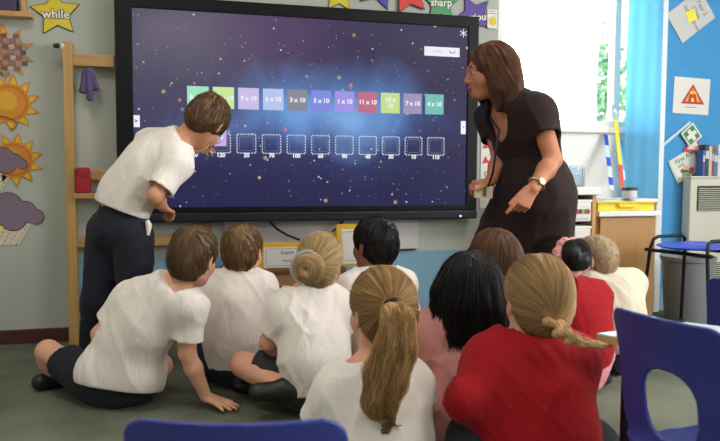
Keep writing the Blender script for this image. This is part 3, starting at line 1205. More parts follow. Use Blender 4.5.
# ------------------------------------------------------------------ the interactive display
def screen_material():
    m = bpy.data.materials.new('screen_image')
    m.use_nodes = True
    nt = m.node_tree
    N, Lk = nt.nodes, nt.links
    b = N['Principled BSDF']
    b.inputs['Base Color'].default_value = (.012, .012, .014, 1)
    b.inputs['Roughness'].default_value = .32
    b.inputs['Specular IOR Level'].default_value = .08
    b.inputs['Emission Strength'].default_value = 1.0
    tc = N.new('ShaderNodeTexCoord')
    sep = N.new('ShaderNodeSeparateXYZ')
    Lk.new(tc.outputs['Object'], sep.inputs[0])
    def mathn(op, *ins, clamp=False):
        n = N.new('ShaderNodeMath')
        n.operation = op
        n.use_clamp = clamp
        for i, v in enumerate(ins):
            if isinstance(v, (int, float)):
                n.inputs[i].default_value = v
            else:
                Lk.new(v, n.inputs[i])
        return n.outputs[0]
    def mixc(f, a, c):
        n = N.new('ShaderNodeMix')
        n.data_type = 'RGBA'
        Lk.new(f, n.inputs[0])
        for i, v in ((6, a), (7, c)):
            if isinstance(v, tuple):
                n.inputs[i].default_value = (*lin(v), 1)
            else:
                Lk.new(v, n.inputs[i])
        return n.outputs[2]
    nz = N.new('ShaderNodeTexNoise')
    nz.inputs['Scale'].default_value = 2.6
    nz.inputs['Detail'].default_value = 7
    nz.inputs['Distortion'].default_value = .5
    Lk.new(tc.outputs['Object'], nz.inputs['Vector'])
    noise = nz.outputs[0]
    nz2 = N.new('ShaderNodeTexNoise')
    nz2.inputs['Scale'].default_value = 1.3
    nz2.inputs['Detail'].default_value = 4
    Lk.new(tc.outputs['Object'], nz2.inputs['Vector'])
    def blob(cx, cz, rx, rz, warp=.5):
        dx = mathn('DIVIDE', mathn('SUBTRACT', sep.outputs[0], cx), rx)
        dz = mathn('DIVIDE', mathn('SUBTRACT', sep.outputs[2], cz), rz)
        r = mathn('SQRT', mathn('ADD', mathn('MULTIPLY', dx, dx), mathn('MULTIPLY', dz, dz)))
        r = mathn('ADD', r, mathn('MULTIPLY', mathn('SUBTRACT', noise, .5), warp * 2))
        f = mathn('SUBTRACT', 1.0, r, clamp=True)
        return mathn('MULTIPLY', f, mathn('ADD', .4, mathn('MULTIPLY', f, .6)), clamp=True)
    zf = mathn('DIVIDE', mathn('SUBTRACT', sep.outputs[2], .70), 1.02, clamp=True)
    base = mixc(zf, (36, 34, 76), (56, 48, 78))
    base = mixc(mathn('MULTIPLY', blob(.02, 1.62, .95, .75, .3), 1.0), base, (104, 98, 116))  # greyish reflection at the upper left, painted into the screen picture
    base = mixc(mathn('MULTIPLY', blob(.55, 1.65, .55, .45), .55), base, (92, 58, 104))
    base = mixc(mathn('MULTIPLY', blob(1.4, 1.62, .6, .45), .35), base, (72, 70, 92))
    base = mixc(mathn('MULTIPLY', blob(.72, 1.15, 1.05, .36, .5), .5), base, (70, 96, 168))
    base = mixc(mathn('MULTIPLY', blob(.60, 1.24, .46, .28, .6), 1.1), base, (104, 150, 214))
    base = mixc(mathn('MULTIPLY', blob(1.06, 1.27, .46, .30, .6), 1.1), base, (96, 140, 206))
    base = mixc(mathn('MULTIPLY', blob(.92, 1.17, .38, .22, .55), 1.2), base, (122, 168, 226))
    base = mixc(mathn('MULTIPLY', blob(.20, 1.12, .32, .14, .5), .5), base, (120, 150, 210))
    def stars(scale, thr, keep, seed):
        mp = N.new('ShaderNodeMapping')
        mp.inputs['Location'].default_value = (seed, 0, seed * 1.7)
        mp.inputs['Scale'].default_value = (scale, 0, scale)
        Lk.new(tc.outputs['Object'], mp.inputs[0])
        vo = N.new('ShaderNodeTexVoronoi')
        vo.inputs['Scale'].default_value = 1.0
        Lk.new(mp.outputs[0], vo.inputs['Vector'])
        s = N.new('ShaderNodeSeparateColor')
        Lk.new(vo.outputs['Color'], s.inputs[0])
        on = mathn('LESS_THAN', s.outputs[0], keep)
        d = mathn('SUBTRACT', 1.0, mathn('DIVIDE', vo.outputs['Distance'], thr), clamp=True)
        return mathn('MULTIPLY', mathn('MULTIPLY', d, on), mathn('ADD', .35, mathn('MULTIPLY', s.outputs[1], .9)), clamp=True), s.outputs[2]
    f, _ = stars(24, .15, .5, 3.1)
    base = mixc(mathn('MULTIPLY', f, 1.3, clamp=True), base, (226, 226, 238))
    f, _ = stars(48, .16, .3, 8.4)
    base = mixc(mathn('MULTIPLY', f, 1.0, clamp=True), base, (200, 204, 226))
    f, hue = stars(8.0, .115, 1.1, 5.2)
    base = mixc(mathn('MULTIPLY', f, 1.8, clamp=True), base, mixc(mathn('GREATER_THAN', hue, .78), (240, 226, 128), (232, 128, 92)))
    Lk.new(base, b.inputs['Emission Color'])
    return m

def glow(name, rgb, e=1.0):
    m = bpy.data.materials.new(name)
    m.use_nodes = True
    b = m.node_tree.nodes['Principled BSDF']
    b.inputs['Base Color'].default_value = (.02, .02, .02, 1)
    b.inputs['Emission Color'].default_value = (*lin(rgb), 1)
    b.inputs['Emission Strength'].default_value = e
    return m

def display():
    X0, X1, Z0, Z1, YF_ = -.305, 1.692, .624, 1.792, -.10
    t = thing('interactive_display', 'large wide black-framed touch screen on the wall showing a starry number game', 'screen', ((X0 + X1) / 2, 0, Z0))
    o = np.array(t.location)
    sx0, sx1, sz0, sz1 = -.222, 1.625, .704, 1.726
    b = MB()
    zb = .676
    bz = M['bezel']
    b.box((X0, YF_, zb), (sx0, -.03, Z1), bz, .006).box((sx1, YF_, zb), (X1, -.03, Z1), bz, .006)
    b.box((sx0 - .01, YF_, sz1), (sx1 + .01, -.03, Z1), bz, .006).box((sx0 - .01, YF_, zb), (sx1 + .01, -.03, sz0), bz, .003)
    b.box((X0 - .004, -.085, zb), (X0, -.035, Z1 - .01), M['bezel_edge'])
    b.box((sx0 - .01, -.075, zb), (sx1 + .01, -.02, sz1 + .02), M['black'])
    b.build('bezel', t, origin=o)
    b = MB().box((X0, -.112, Z0), (X1, -.03, zb - .001), M['bezel_bar'], .01)
    bar = b.build('speaker_bar', t, origin=o)
    b = MB().tube([W(460.5, 216, -.112), W(460.5, 216, -.112) - V(0, .003, 0)], .005, M['led'], seg=10)
    b.build('power_light', bar, origin=o)
    b = MB().box((.3, -.03, .9), (1.2, -.019, 1.5), M['black'])
    b.build('wall_bracket', t, origin=o)
    b = MB().box((sx0, -.0905, sz0), (sx1, -.078, sz1), screen_material())
    me = b.build('screen', t)
    me.location = (-o[0], -o[1], -o[2])      # keeps scene coordinates for the picture on it
    scr = me
    def sub(bm, name):
        ob = bm.build(name, scr)
        return ob
    yt, yg = -.0925, -.0945
    white = glow('screen_white', (236, 238, 246))
    soft = glow('screen_soft_white', (206, 210, 226))
    cols = [(150, 222, 190), (196, 228, 150), (196, 184, 226), (176, 192, 230), (128, 128, 146), (118, 128, 220), (152, 136, 222), (184, 92, 122), (186, 216, 128), (148, 132, 178), (98, 178, 172)]
    txt = ['8 x 10', '12 x 10', '9 x 10', '6 x 10', '3 x 10', '5 x 10', '1 x 10', '11 x 10', '10 x\n10', '7 x 10', '4 x 10']
    xs = [.103 + i * (1.425 - .103) / 10 for i in range(11)]
    for i, x in enumerate(xs):
        b = MB().box((x - .0555, yt, 1.283 - .057), (x + .0555, -.090, 1.283 + .057), glow('tile', cols[i]))
        lines = txt[i].split('\n')
        for k, ln in enumerate(lines):
            b.text(ln, .034, white, (x, yg, 1.283 + (.017 * (len(lines) - 1) - .034 * k)), bold=.0012)
        sub(b, 'sum_tile')
    b = MB().box((W(203, 138, -.1)[0], yt - .001, W(215, 146, -.1)[2]), (W(226.5, 138, -.1)[0], -.090, W(215, 127, -.1)[2]), glow('tile', (196, 164, 232)))
    cx = (W(203, 138, -.1)[0] + W(226.5, 138, -.1)[0]) / 2
    b.text('2 x 10', .034, white, (cx, yg - .001, W(215, 137, -.1)[2]), bold=.0012)
    sub(b, 'sum_tile')
    nums = ['50', '120', '20', '70', '100', '60', '90', '40', '30', '10', '110']
    xs = [.219 - .1353 + i * .1353 for i in range(11)]
    for i, x in enumerate(xs):
        b = MB()
        z, hw = 1.043, .050
        nd = 7
        for k in range(nd):
            a0 = -hw + 2 * hw * (k + .22) / nd
            a1 = -hw + 2 * hw * (k + .78) / nd
            for sgn in (-1, 1):
                b.box((x + a0, -.092, z + sgn * hw - .003), (x + a1, -.0902, z + sgn * hw + .003), soft)
                b.box((x + sgn * hw - .003, -.092, z + a0), (x + sgn * hw + .003, -.0902, z + a1), soft)
        thin = glow('slot_line', (120, 128, 168))
        for sgn in (-1, 1):
            b.box((x - .037, -.0915, z + sgn * .037 - .0008), (x + .037, -.0902, z + sgn * .037 + .0008), thin)
            b.box((x + sgn * .037 - .0008, -.0915, z - .037), (x + sgn * .037 + .0008, -.0902, z + .037), thin)
        b.text(nums[i], .030, white, (x, -.0925, .980), bold=.0014)
        sub(b, 'answer_slot')
    b = MB().box((1.361, -.0925, 1.557), (1.575, -.0902, 1.609), glow('button', (228, 230, 240)))
    b.text('shuffle', .026, glow('button_text', (188, 190, 206)), (1.440, -.0945, 1.584))
    b.tube([(1.512, -.0945, 1.589), (1.520, -.0945, 1.579), (1.530, -.0945, 1.577), (1.540, -.0945, 1.579), (1.548, -.0945, 1.589)], .003, glow('button_icon', (128, 130, 150)), seg=6)
    sub(b, 'button')
    for x0, x1, z0, z1, ch in ((-.229, -.192, 1.120, 1.181, '\u203a'), (1.590, 1.619, 1.117, 1.192, '\u2022')):
        b = MB().box((max(x0, sx0), -.0925, z0), (x1, -.0902, z1), white)
        b.text('>' if x0 < 0 else '*', .030, glow('tab_text', (70, 80, 120)), ((x0 + x1) / 2, -.0945, (z0 + z1) / 2 - (0 if x0 < 0 else .006)), bold=.001)
        sub(b, 'side_tab')
    b = MB()
    for k in range(3):
        a = PI / 2 + k * PI / 3
        d = V(math.cos(a), 0, math.sin(a))
        b.tube([V(1.598, -.0925, 1.694) - d * .024, V(1.598, -.0925, 1.694) + d * .024], .0022, white, seg=6)
    sub(b, 'snowflake_icon')
display()

# cables hanging under the display
for pts, lab in (([(270, 220), (277, 229), (287, 235), (300, 240)], 'black cable hanging from the screen above the wide yellow folder'),
                 ([(343, 220), (338, 227), (330, 234), (322, 239)], 'black cable hanging from the screen above the upright yellow folder')):
    q = [W(u, v, -.05 - .012 * i) for i, (u, v) in enumerate(pts)]
    q[0][2] = .616
    b = MB().tube(q, .007, M['black'], seg=8)
    tag(b.build('cable', smooth=True), lab, 'cable')

# old whiteboard behind the display
t = thing('whiteboard', 'old white board behind the black-framed screen, its lower edge showing', 'whiteboard', (.8, 0, .44))
MB().box((.24, -.016, .447), (1.362, -.001, 1.66), M['whiteboard']).build('board', t, origin=t.location)
MB().box((.24, -.018, .437), (1.345, -.001, .447), M['outline'], .002).build('edge_trim', t, origin=t.location)

# ------------------------------------------------------------------ wooden frame to the left of the display
t = thing('wooden_frame', 'tall pale wooden ladder frame standing against the wall left of the screen', 'frame', (-.2, -.05, 0))
o = t.location
MB().box((-.557, -.10, 0), (-.511, -.03, 1.54), M['wood_pine'], .004).build('post', t, origin=o)
MB().box((.125, -.082, 0), (.168, -.03, .620), M['wood_dark'], .004).build('post', t, origin=o)
for z0, z1, nm in ((1.424, 1.484, 'rail'), (.846, .898, 'rail'), (.500, .553, 'rail')):
    MB().box((-.513, -.075, z0), (.168 if z0 < .6 else -.313, -.035, z1), M['wood_pine_x'], .003).build(nm, t, origin=o)
MB().box((-.513, -.135, .752), (-.315, -.03, .780), M['wood_pine_x'], .004).build('ledge', t, origin=o)
kp = W(60, 46, -.1) - np.array(o)
peg = MB().tube([kp + V(.022, .02, .004), kp + V(-.004, -.005, 0)], [.012, .016], M['rain_paper'], seg=14).build('peg', t, smooth=True)
MB().tube([kp + V(-.004, -.005, 0), kp + V(-.012, -.012, -.001), kp + V(-.026, -.020, -.003)], [.008, .013, .010], M['black'], seg=14).build('knob', peg, smooth=True)
c = W(82, 181, -.105)
b = MB().box((c[0] - .03, -.130, .781), (c[0] + .042, -.078, .868), M['red_cloth'], .012).box((c[0] - .028, -.132, .856), (c[0] + .040, -.078, .910), M['red_cloth'], .016)
tag(b.build('folded_cloth', smooth=True), 'folded red cloth on the ledge of the wooden frame', 'cloth')

def purple():
    hp = W(87, 68, -.085)
    F = Field([cap(hp + V(-.012, 0, -.01), hp + V(-.022, 0, -.115), .010, .015, k=.006), cap(hp + V(.004, -.006, -.01), hp + V(.012, -.006, -.150), .010, .014, k=.006),
               cap(hp + V(.018, 0, -.01), hp + V(.044, 0, -.098), .010, .015, k=.006)], .004)
    F.displace(folds(V(0, 0, 1), .006, 40, 6))
    v, f = F.mesh(True)
    tag(link('gloves', np_mesh('gloves', v, f, [M['purple_cloth']])), 'crumpled purple cloth gloves hanging from the top rail of the wooden frame', 'gloves')
purple()

# ------------------------------------------------------------------ wall pictures
def star_pts(c, r, r2, rot, n=5, sx=1.0):
    out = []
    for k in range(2 * n):
        a = rot + PI * k / n
        rr = r if k % 2 == 0 else r2
        out.append((c[0] + sx * rr * math.cos(a), c[2] + rr * math.sin(a)))
    return out
def star(name_label, c, r, rot, m, word, wr=0.0, ws=.06, wo=(0, 0)):
    t = thing('star_sign', name_label, 'sign', tuple(c))
    b = MB().slab(star_pts((0, 0, 0), r, r * .5, rot), -.004, -.001, m)
    b.slab(star_pts((0, 0, 0), r * 1.06, r * .535, rot), -.001, .004, M['outline'])
    b.build('card', t)
    if word:
        d = V(math.cos(wr), 0, math.sin(wr))
        e = V(-math.sin(wr), 0, math.cos(wr))
        b = MB()
        b.text(word, ws, M['outline'], V(wo[0], -.0045, wo[1]), d, e, bold=.0045)
        b.text(word, ws, M['white_ink'], V(wo[0], -.0055, wo[1]), d, e, bold=.0012)
        b.build('lettering', t)
star('yellow star sign reading while, on the wall above the wooden frame', W(56, 13, -.006), .118, math.radians(96), M['yellow_card'], 'while', .03, .062, (0, -.008))
star('yellow star sign partly hidden behind the top of the screen, left of the blue star', W(339, -6, -.006), .10, math.radians(90), M['yellow_card'], '')
star('blue star sign partly hidden behind the top of the screen', W(378, -14, -.006), .135, math.radians(78), M['star_blue'], '')
star('red star sign partly hidden behind the top of the screen', W(409, -8, -.016), .13, math.radians(100), M['star_red'], '')
star('green star sign reading sharp, above the screen', W(441, 3, -.006), .12, math.radians(90), M['star_green'], 'sharp', .04, .06, (0, .0))
star('purple star sign reading curious, at the top right corner of the screen', W(474, 16, -.006), .125, math.radians(118), M['star_purple'], 'curious', .10, .058, (.01, -.008))
t = thing('card', 'small white card with a yellow smiling blob, beside the purple star', 'card', tuple(W(492, 19, -.013)))
b = MB().box((-.030, -.002, -.055), (.033, 0, .055), M['paper'])
b.build('sheet', t)
b = MB()
b.slab([(.004 + .023 * math.cos(a), -.012 + .026 * math.sin(a)) for a in np.linspace(0, 2 * PI, 24, endpoint=False)], -.0035, -.002, M['yellow_card'])
for k in range(2):
    b.box((-.02, -.003, .030 + .014 * k), (.028 - .01 * k, -.002, .033 + .014 * k), M['ink_grey'])
b.build('drawing', t)

t = thing('poster', 'narrow white poster with red triangles between the screen and the teacher', 'poster', tuple(W(489, 165, -.003)))
MB().box((-.055, -.0015, -.26), (.055, 0, .24), M['paper']).build('sheet', t)
for x_, z_ in ((-.02, .12), (-.022, .03), (.025, .08), (.025, -.02), (-.02, -.16), (.025, -.13)):
    MB().slab([(x_ - .025, z_ - .022), (x_ + .025, z_ - .018), (x_ - .004, z_ + .026)], -.0025, -.0015, M['star_red']).build('red_triangle', t)
MB().tube([V(-.012 + .016 * math.cos(a), -.002, -.055 + .018 * math.sin(a)) for a in np.linspace(.8, 5.4, 14)], .0022, M['ink'], seg=6).build('scribble', t)

def sun(label, c, r, cloud=False, rain=False, nray=11, rays=True):
    t = thing('sun_picture', label, 'picture', tuple(c))
    b = MB()
    for k in range(nray):
        a = 2 * PI * (k + .3) / nray
        d, e = V(math.cos(a), math.sin(a)), V(-math.sin(a), math.cos(a))
        def ry(r0, w, tip, bend):
            return [tuple(d * r0 + e * w), tuple(d * (r0 + (tip - r0) * .55) + e * (w * .62 + bend * .5)), tuple(d * tip + e * bend), tuple(d * (r0 + (tip - r0) * .5) - e * (w * .45 - bend * .3)), tuple(d * r0 - e * w)]
        b.slab(ry(r * .88, r * .27, r * 1.52, r * .12), -.003, 0, M['orange_card'])
        b.slab(ry(r * .94, r * .17, r * 1.38, r * .10), -.004, -.003, M['sun_yellow'])
    b.build('rays', t)
    b = MB()
    circ = lambda q, cx=0, cz=0: [(cx + q * math.cos(a), cz + q * math.sin(a)) for a in np.linspace(0, 2 * PI, 40, endpoint=False)]
    b.slab(circ(r), -.005, 0, M['orange_card']).slab(circ(r * .90), -.006, -.005, M['orange_deep']).slab(circ(r * .78), -.0065, -.006, M['orange_card']).slab(circ(r * .5, -r * .1, r * .1), -.007, -.0065, mat('sun_gold', (212, 160, 40), .5))
    b.build('disc', t)
    return t
def blob_poly(circles, grow_=0.0):
    cx = sum(c[0] for c in circles) / len(circles)
    cz = sum(c[1] for c in circles) / len(circles)
    out = []
    for a in np.linspace(0, 2 * PI, 90, endpoint=False):
        d = np.array((math.cos(a), math.sin(a)))
        best = 0
        for x, z, r in circles:
            oc = np.array((x - cx, z - cz))
            bq = d @ oc
            disc = bq * bq - oc @ oc + (r + grow_) ** 2
            if disc > 0:
                best = max(best, bq + math.sqrt(disc))
        out.append((cx + d[0] * best, cz + d[1] * best))
    return out
def cloud(t, dx, dz, s, y=-.008, bolt=False, rain=None):
    cs = [(dx + s * x, dz + s * z, s * r) for x, z, r in ((-.10, .02, .085), (-.01, .06, .085), (.09, .03, .06), (.15, -.005, .045), (.02, -.015, .075), (-.12, -.02, .07))]
    if rain:
        b = MB()
        x0, x1, z0, z1, sh = rain
        b.slab([(x0, z1), (x1, z1), (x1 - sh, z0), (x0 - sh, z0)], y + .004, y + .007, M['rain_paper'])
        rows = 6
        for i in range(8):
            for k in range(rows):
                fx = x0 + (x1 - x0) * (i + .5) / 8
                zt = z1 + (z0 - z1) * (k + .15 + .3 * (i % 2)) / rows
                zb = zt - (z1 - z0) / rows * .5
                sa, sb = sh * (z1 - zt) / (z1 - z0), sh * (z1 - zb) / (z1 - z0)
                if zb > z0:
                    b.slab([(fx - sa - .0015, zt), (fx - sa + .0015, zt), (fx - sb + .0015, zb), (fx - sb - .0015, zb)], y + .003, y + .004, M['ink'])
        b.build('rain', t)
    b = MB().slab(blob_poly(cs), y - .001, y + .001, M['cloud_purple']).slab(blob_poly(cs, .0035), y + .001, y + .003, M['outline'])
    b.build('cloud', t)
    if bolt:
        b = MB()
        b.slab([(dx - .085, dz - .05), (dx - .02, dz - .045), (dx - .06, dz - .085), (dx - .035, dz - .09), (dx - .115, dz - .15), (dx - .09, dz - .105), (dx - .12, dz - .10)], y + .0015, y + .0035, M['yellow_bright'])
        b.build('lightning_bolt', t)
c = W(9, 103, -.002)
ts = sun('orange sun picture with pointed yellow rays, middle of the pictures on the left wall', c, .098)
b = MB()
b.tube([V(-.09, -.008, -.065), V(-.02, -.008, -.068), V(.018, -.008, -.085), V(.038, -.008, -.10), V(.03, -.008, -.125), V(.0, -.008, -.135)], .0018, M['outline'], seg=6)
b.build('outline_mark', ts)
t2 = sun('orange sun picture with a purple rain cloud across it, below the plain sun', W(14, 160, -.002), .092)
cloud(t2, -.045, -.018, .55, rain=(-.16, .0, -.16, -.05, .06))
t3 = thing('cloud_picture', 'purple storm cloud picture with rain and a lightning bolt, lowest on the left wall', 'picture', tuple(W(10, 216, -.002)))
cloud(t3, .0, .0, .82, bolt=True, rain=(-.15, .10, -.150, -.04, .06))
# sun made of small photographs
c = W(4, 52, -.002)
t4 = thing('photo_sun', 'sun shaped collage of small photographs with orange rays, top left of the wall', 'picture', tuple(c))
b = MB()
r = .088
for k in range(10):
    a = 2 * PI * (k + .45) / 10
    d, e = V(math.cos(a), math.sin(a)), V(-math.sin(a), math.cos(a))
    b.slab([tuple(d * r * .9 + e * r * .3), tuple(d * r * 1.65 + e * r * .1), tuple(d * r * .9 - e * r * .3)], -.002, 0, M['orange_card'])
    b.slab([tuple(d * r * .95 + e * r * .16), tuple(d * r * 1.4 + e * r * .06), tuple(d * r * .95 - e * r * .16)], -.003, -.002, M['sun_yellow'])
b.build('rays', t4)
MB().slab([(r * math.cos(a), r * math.sin(a)) for a in np.linspace(0, 2 * PI, 32, endpoint=False)], -.003, 0, M['orange_deep']).build('disc', t4)
pcs = [mat('photo', q, .5, var=.5, vscale=90) for q in ((150, 128, 128), (112, 98, 104), (182, 164, 158), (92, 84, 96), (168, 134, 120), (128, 112, 128))]
k = 0
for ix in range(-3, 5):
    for iz in range(-4, 4):
        x, z = ix * .030 + .006 * ((iz * 7) % 3), iz * .027
        if x * x + z * z < .115 ** 2:
            a = .18 * math.sin(ix * 3.1 + iz * 1.7)
            MB().box((x - .0125, -.0048 - .0003 * (k % 4), z - .011), (x + .0125, -.003, z + .011), pcs[(ix * 5 + iz * 3) % 6], R=np.array(Matrix.Rotation(a, 3, 'Y'))).build('photo', t4)
            k += 1
# shelf at the top left corner
c = W(17, 14, -.06)
t = thing('wall_shelf', 'pale wooden wall shelf at the top left, above the photo sun', 'shelf', (c[0] - .2, 0, c[2]))
o = t.location
MB().box((c[0] - .5, -.075, c[2] - .014), (W(31, 14, -.075)[0], -.001, c[2] + .012), M['wood_beech'], .003).build('board', t, origin=o)
MB().box((W(21, 8, -.07)[0], -.07, c[2] + .012), (W(24, 8, -.07)[0] + .005, -.001, c[2] + .22), M['wood_beech'], .002).build('upright', t, origin=o)
b = MB().box((c[0] - .30, -.070, c[2] + .0125), (W(16.5, 8, -.07)[0], -.01, c[2] + .20), mat('book_purple', (62, 46, 84), .5), .003)
tag(b.build('book'), 'dark purple book on the wooden wall shelf at the top left', 'book')

# ------------------------------------------------------------------ low unit with the folders under the display
x0, x1 = .22, .86
t = thing('low_bookcase', 'low brown wooden bookcase under the screen, behind the seated children', 'bookcase', ((x0 + x1) / 2, -.16, 0))
o = t.location
wd = M['wood_dark']
MB().box((x0, -.30, .36), (x1, -.02, .385), wd, .004).build('top', t, origin=o)
for x in (x0, x1 - .02):
    MB().box((x, -.29, 0), (x + .02, -.02, .36), wd, .002).build('side_panel', t, origin=o)
MB().box((x0 + .02, -.29, .16), (x1 - .02, -.03, .178), wd).build('shelf', t, origin=o)
MB().box((x0 + .02, -.285, .18), (x1 - .02, -.27, .36), M['wood_cab']).build('front_panel', t, origin=o)
MB().box((x0 + .02, -.04, 0), (x1 - .02, -.02, .36), wd).build('back_panel', t, origin=o)
MB().box((x0 + .02, -.285, 0), (x1 - .02, -.03, .03), wd).build('plinth', t, origin=o)
def folder(label, u0, u1, v0, v1, y, paper=None, tilt=.0, thick=.012):
    a, b_ = W(u0, v1, y), W(u1, v0, y)
    zb = .386
    t = thing('folder', label, 'folder', ((a[0] + b_[0]) / 2, y, zb))
    hw, hh = abs(b_[0] - a[0]) / 2, b_[2] - zb
    R = np.array(Matrix.Rotation(-tilt, 3, 'X'))
    MB().box((-hw, 0, 0), (hw, thick, hh), M['yellow_folder'], .002, R=R, c=(0, 0, 0)).build('cover', t)
    if paper:
        px0, px1, pz0, pz1 = paper
        b2 = MB().box((-hw + 2 * hw * px0, -.0025, hh * pz0), (-hw + 2 * hw * px1, 0, hh * pz1), M['paper'], R=R, c=(0, 0, 0))
        for k, (w_, z_) in enumerate(((.0, 0), (.0, 0))):
            pass
        fx0, fx1 = -hw + 2 * hw * (px0 + .04), -hw + 2 * hw * (px1 - .04)
        fz0, fz1 = hh * (pz0 + .07), hh * (pz1 - .07)
        for lo, hi in (((fx0, -.0035, fz0), (fx1, -.0025, fz0 + .002)), ((fx0, -.0035, fz1), (fx1, -.0025, fz1 + .002)), ((fx0, -.0035, fz0), (fx0 + .002, -.0025, fz1)), ((fx1, -.0035, fz0), (fx1 + .002, -.0025, fz1))):
            b2.box(lo, hi, M['ink_grey'], R=R, c=(0, 0, 0))
        b2.build('label_sheet', t)
        if hw > hh:
            MB().text('English', .026, M['ink_grey'], (hw * .10, -.0035, hh * .62)).build('title', t)
            MB().text('Folder', .020, M['ink_grey'], (hw * .10, -.0035, hh * .30)).build('subtitle', t)
folder('wide yellow folder with a white label sheet, left of the girl with the bun', 257, 312, 242, 268, -.26, (.12, .98, .02, .82), .05)
folder('small yellow folder between the wide one and the upright one', 318, 339, 232, 268, -.20)
folder('upright yellow folder with a white sheet, beside the black-haired boy', 337, 362, 224, 268, -.24, (.16, .95, .05, .88), .05)

# ------------------------------------------------------------------ right side: tray unit, cupboard and what stands on them
t = thing('tray_unit', 'pale wooden storage unit with labelled plastic trays beside the teacher', 'storage unit', (2.1, -.22, 0))
o = t.location
wb_ = M['wood_beech']
for x in (1.93, 2.235):
    MB().box((x, -.45, 0), (x + .024, -.03, .772), wb_, .002).build('side_panel', t, origin=o)
MB().box((2.085, -.44, 0), (2.10, -.03, .772), wb_).build('divider', t, origin=o)
MB().box((1.91, -.47, .772), (2.272, -.02, .815), M['paint_white'], .006).build('top', t, origin=o)
MB().box((1.93, -.045, 0), (2.25, -.03, .772), wb_).build('back_panel', t, origin=o)
lab_cols = [(200, 60, 70), (70, 90, 170), (214, 180, 60), (90, 150, 90)]
for ix, (xa, xb) in enumerate(((1.957, 2.082), (2.103, 2.232))):
    for k in range(5):
        z = .035 + k * .147
        tr = MB().box((xa + .004, -.452, z), (xb - .004, -.06, z + .118), M['white_plastic'], .01).box((xa + .002, -.458, z + .108), (xb - .002, -.06, z + .122), M['white_plastic'], .004).build('tray', t, origin=o)
        b = MB().box((xb - .108, -.4615, z + .020), (xb - .015, -.4525, z + .098), M['paper'])
        for j in range(5):
            cc = (xb - .095 + .016 * j, z + .045 + .012 * ((j * 3 + k) % 3))
            b.slab([(cc[0] + .012 * math.cos(a), cc[1] + .015 * math.sin(a)) for a in np.linspace(0, 2 * PI, 10, endpoint=False)], -.463, -.4615, mat('label_ink', lab_cols[(j + k) % 4], .6) if k == 4 else M['ink_grey'])
        b.build('label', tr, origin=o)

# clear boxes on the tray unit
for lab, xa, xb, y0, hgt, fill in (('tall clear plastic box with white things, on the tray unit behind the teacher', 2.06, 2.20, -.30, .12, (214, 220, 226)),
                             ('clear plastic box with pale blue things, at the right end of the tray unit', 2.205, 2.275, -.20, .11, (150, 200, 226))):
    t = thing('plastic_box', lab, 'box', ((xa + xb) / 2, y0, .816))
    b = MB()
    w2 = (xb - xa) / 2
    for lo, hi in (((-w2, -.10, 0), (w2, .10, .004)), ((-w2, -.10, .004), (-w2 + .004, .10, hgt)), ((w2 - .004, -.10, .004), (w2, .10, hgt)), ((-w2 + .004, -.10, .004), (w2 - .004, -.096, hgt)), ((-w2 + .004, .096, .004), (w2 - .004, .10, hgt))):
        b.box(lo, hi, M['clear'])
    b.build('tub', t)
    MB().box((-w2 + .01, -.09, .006), (w2 - .01, .09, hgt * .6), mat('contents', fill, .6, var=.15, vscale=60), .01).build('contents', t)

x0, x1, yf = 2.295, 2.675, -.42
t = thing('cupboard', 'low pale wooden cupboard below the window, with a yellow tray on top', 'cupboard', ((x0 + x1) / 2, -.2, 0))
o = t.location
MB().box((x0, yf + .02, .05), (x1, -.03, .648), M['wood_beech'], .003).build('body', t, origin=o)
MB().box((x0 - .010, yf - .02, .648), (x1 + .015, -.02, .678), M['paint_white'], .006).build('top', t, origin=o)
MB().box((x0 + .012, yf, .06), (x1 - .006, yf + .02, .640), M['wood_cab'], .004).build('door', t, origin=o)
MB().box((x0 + .02, yf + .04, 0), (x1 - .02, -.05, .05), M['black']).build('plinth', t, origin=o)
t = thing('tray', 'shallow bright yellow plastic tray on the cupboard', 'tray', (2.48, -.25, .679))
b = MB()
for lo, hi in (((-.185, -.16, 0), (.185, .15, .006)), ((-.185, -.16, .006), (-.178, .15, .05)), ((.178, -.16, .006), (.185, .15, .05)), ((-.178, -.16, .006), (.178, -.153, .05)), ((-.178, .143, .006), (.178, .15, .05)),
               ((-.20, -.175, .045), (-.178, .165, .053)), ((.178, -.175, .045), (.20, .165, .053)), ((-.178, -.175, .045), (.178, -.155, .053)), ((-.178, .145, .045), (.178, .165, .053))):
    b.box(lo, hi, M['tray_yellow'], .0015)
b.build('body', t)
b = MB().box((-.06, -.18, .02), (.06, -.174, .04), M['tray_yellow'], .002)
b.build('handle', t)
b = MB()
for k in range(5):
    b.box((2.30 + .03 * k, -.40 + .01 * k, .733 + .0022 * k), (2.70 + .012 * k, -.16 + .008 * k, .735 + .0022 * k), M['paper'], R=np.array(Matrix.Rotation(.06 * k - .1, 3, 'Z')))
tag(b.build('paper_stack'), 'loose white papers lying across the yellow tray', 'papers')
c = P(629.5, 199, 4.03)
t = thing('pot', 'small white patterned pot with a dark lid on the papers of the yellow tray', 'pot', (c[0], c[1], .7455))
b = MB().lathe([(.036, 0), (.040, .004), (.041, .045), (.039, .050)], (0, 0, 0), mat('pot_pattern', (206, 204, 206), .5, var=.25, vscale=140), 28)
b.build('body', t, smooth=True)
MB().lathe([(.043, .0502), (.043, .064), (.040, .067)], (0, 0, 0), mat('pot_lid', (52, 54, 66), .5), 28).build('lid', t, smooth=True)

